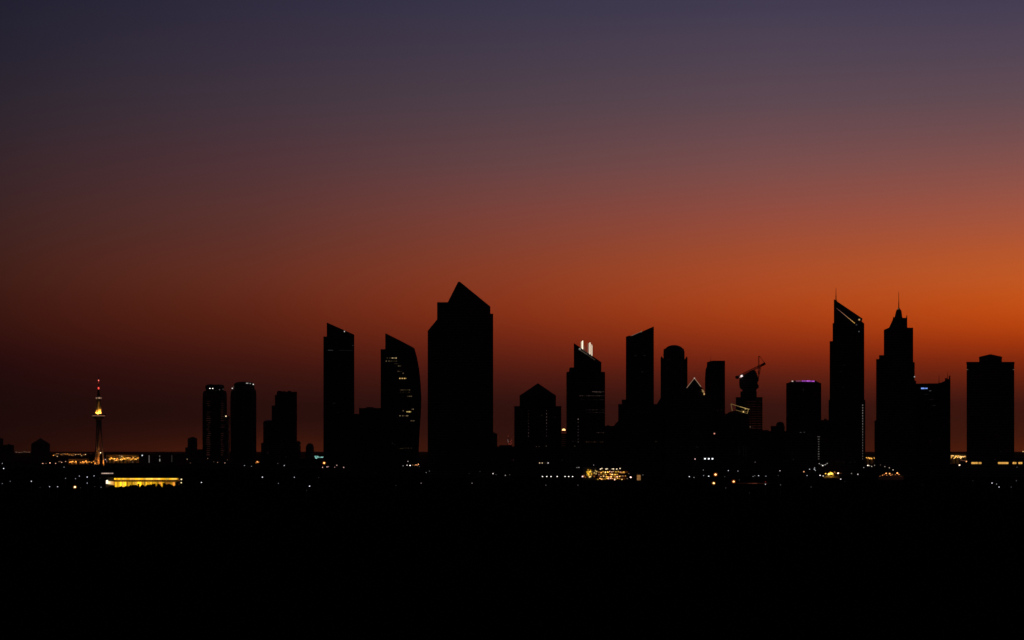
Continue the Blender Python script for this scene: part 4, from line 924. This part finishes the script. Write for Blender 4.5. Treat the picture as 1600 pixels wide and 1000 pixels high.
for px, py, st in ((66.8, 724, 1.0), (78, 723.3, 1.6), (87, 724, .6), (72, 724, .15), (92, 721.4, .15), (96.4, 722.4, .7), (102.5, 721, .4), (79, 728.6, .15), (86, 728, .1), (94, 720.8, .15),
                   (109, 722.2, 2), (111, 721.6, 2.5), (113.6, 721, 3), (112, 723, 1), (118.4, 721, 3), (119, 723, 1.5), (126, 722.4, 1.5), (129.4, 721.6, 3), (131, 723, 1.5), (134.4, 720.4, 4), (135.4, 723, 1.5), (132.6, 721.6, 1.5), (128, 723.4, .8), (116, 722.6, .8),
                   (140, 721.5, 1), (143, 722.6, 1.2), (146, 721, 1.2), (148.4, 722.8, 1.5), (137.6, 722, 1)):
    lamp(px, py, 1.7, (1.0, 0.34, 0.05) if px > 105 else (1.0, 0.5, 0.32), st * 1.3, D=random.uniform(5070, 5090) if px > 105 else 4800, label=LB if px > 105 else 'small pinkish lamp trailing from the pyramid-roofed block toward the broadcast tower', group='amber lamps at the broadcast tower' if px > 105 else 'pinkish lamps beside the pyramid-roofed block')
LB = 'golden lamp in the dense glittering band between broadcast tower and long low hall'
for i in range(64):
    px = 170.5 + 46.5 * (i + random.uniform(-0.3, 1.0)) / 64
    dense = 1.0 if px < 200 else 0.7
    lamp(px, random.gauss(717.2, 1.25) - 0.5 * (px > 195), random.uniform(1.1, 2.0), random.choice(((1.0, 0.42, 0.03), (1.0, 0.36, 0.03), (1.0, 0.52, 0.12), AMBER)), random.choice((.7, 1.5, 2.8)) * dense, D=random.uniform(5625, 5650), label=LB, group='golden band beyond the arena')
lamp(190.4, 713, 1.9, WARM, 1.2, D=5400); lamp(186.8, 712.2, 1.4, WARM, .5, D=5400); lamp(164.6, 718, 1.9, PINK, .9, D=4800); lamp(166.8, 720.6, 1.4, PINK, .4, D=4800); lamp(142, 708.6, 1.5, AMBER, .10, D=5600); lamp(207, 722, 1.4, (1, 0.7, 0.5), .3, D=4900)
LB = 'golden lamp in the gap between the crested tower and the spired tower'
for px, py in ((1354, 715), (1355.6, 716.4), (1357.4, 715.2), (1359, 716.6), (1360.6, 715.6), (1362, 716.6), (1365.6, 715.2), (1366.8, 716.6), (1367, 715)):
    lamp(px, py, 1.7, (1.0, 0.46, 0.08), random.choice((.7, 1.4, 2.4)), D=random.uniform(5290, 5312), label=LB, group='golden lamps in the tower gap')
LB = 'golden lamp in the bright band between scooped tower and capped tower'
for i in range(34):
    px = 1485.6 + 23.6 * random.random(); t = (px - 1485) / 24
    lamp(px, 711.5 + t * 1.5 + abs(random.gauss(0, 1.6)), random.uniform(1.3, 2.0), random.choice(((1.0, 0.44, 0.05), (1.0, 0.50, 0.12), (1.0, 0.58, 0.2))), random.choice((.7, 1.5, 2.8)), D=random.uniform(5385, 5410), label=LB, group='golden band beside the capped tower')

# labels of the single lamps: colour, strength, the landmark they stand under and how far they lie from the broadcast tower
ZONES = [(0, 60, 'slab blocks'), (60, 150, 'pyramid-roofed block'), (150, 300, 'long low hall'), (300, 425, 'twin round towers'), (425, 502, 'stepped tower'), (502, 600, 'slant-topped tower'), (600, 668, 'curved tower'),
         (668, 802, 'gabled tower'), (802, 880, 'pyramid-topped tower'), (880, 950, 'finned tower'), (950, 1030, 'wedge-topped tower'), (1030, 1120, 'lit pyramid'), (1120, 1200, 'unfinished tower'), (1200, 1287, 'purple-crowned tower'),
         (1287, 1364, 'crested tower'), (1364, 1431, 'spired tower'), (1431, 1505, 'scooped tower'), (1505, 1700, 'capped tower')]
CNAME = {WHITE: 'white', COOL: 'bluish', WARM: 'warm', AMBER: 'amber', GOLD: 'golden', PINK: 'pinkish', RED: 'red'}
def cname(c):
    if c in CNAME: return CNAME[c]
    return 'orange' if c[1] < 0.6 else ('yellowish' if c[2] < 0.45 else 'cream')
ORD = ['first', 'second', 'third', 'fourth', 'fifth', 'sixth', 'seventh', 'eighth', 'ninth', 'tenth', 'eleventh', 'twelfth', 'thirteenth', 'fourteenth', 'fifteenth']
groups = {}
for o, px, py, rgb, pw, lb in LAMPS:
    if lb: continue
    zone = next(z[2] for z in ZONES if z[0] <= px < z[1])
    st = 'bright' if pw > 2.2 else ('small' if pw > 0.5 else 'faint')
    pos = 'beside' if py < 738 else 'far below'
    groups.setdefault((st, cname(rgb), pos, zone), []).append((abs(px - 154), o))
for (st, cn, pos, zone), l in groups.items():
    l.sort(key=lambda e: e[0])
    for i, (dx, o) in enumerate(l):
        t = f'{st} {cn} lamp {pos} the {zone}'
        if len(l) > 1: t += f', {ORD[i]} from the broadcast tower'
        o['label'] = t; o['group'] = f'street lamps {pos} the {zone}'

# ------------------------------------------------------------------ render settings
scn.view_settings.view_transform = 'Standard'; scn.view_settings.look = 'None'; scn.view_settings.exposure = 0; scn.view_settings.gamma = 1
scn.render.engine = 'CYCLES'
cy = scn.cycles
cy.use_denoising = True
try: cy.denoiser = 'OPENIMAGEDENOISE'
except Exception: pass
cy.max_bounces = 4; cy.diffuse_bounces = 2; cy.glossy_bounces = 2; cy.volume_bounces = 0; cy.transparent_max_bounces = 4
cy.sample_clamp_indirect = 2.0; cy.sample_clamp_direct = 0
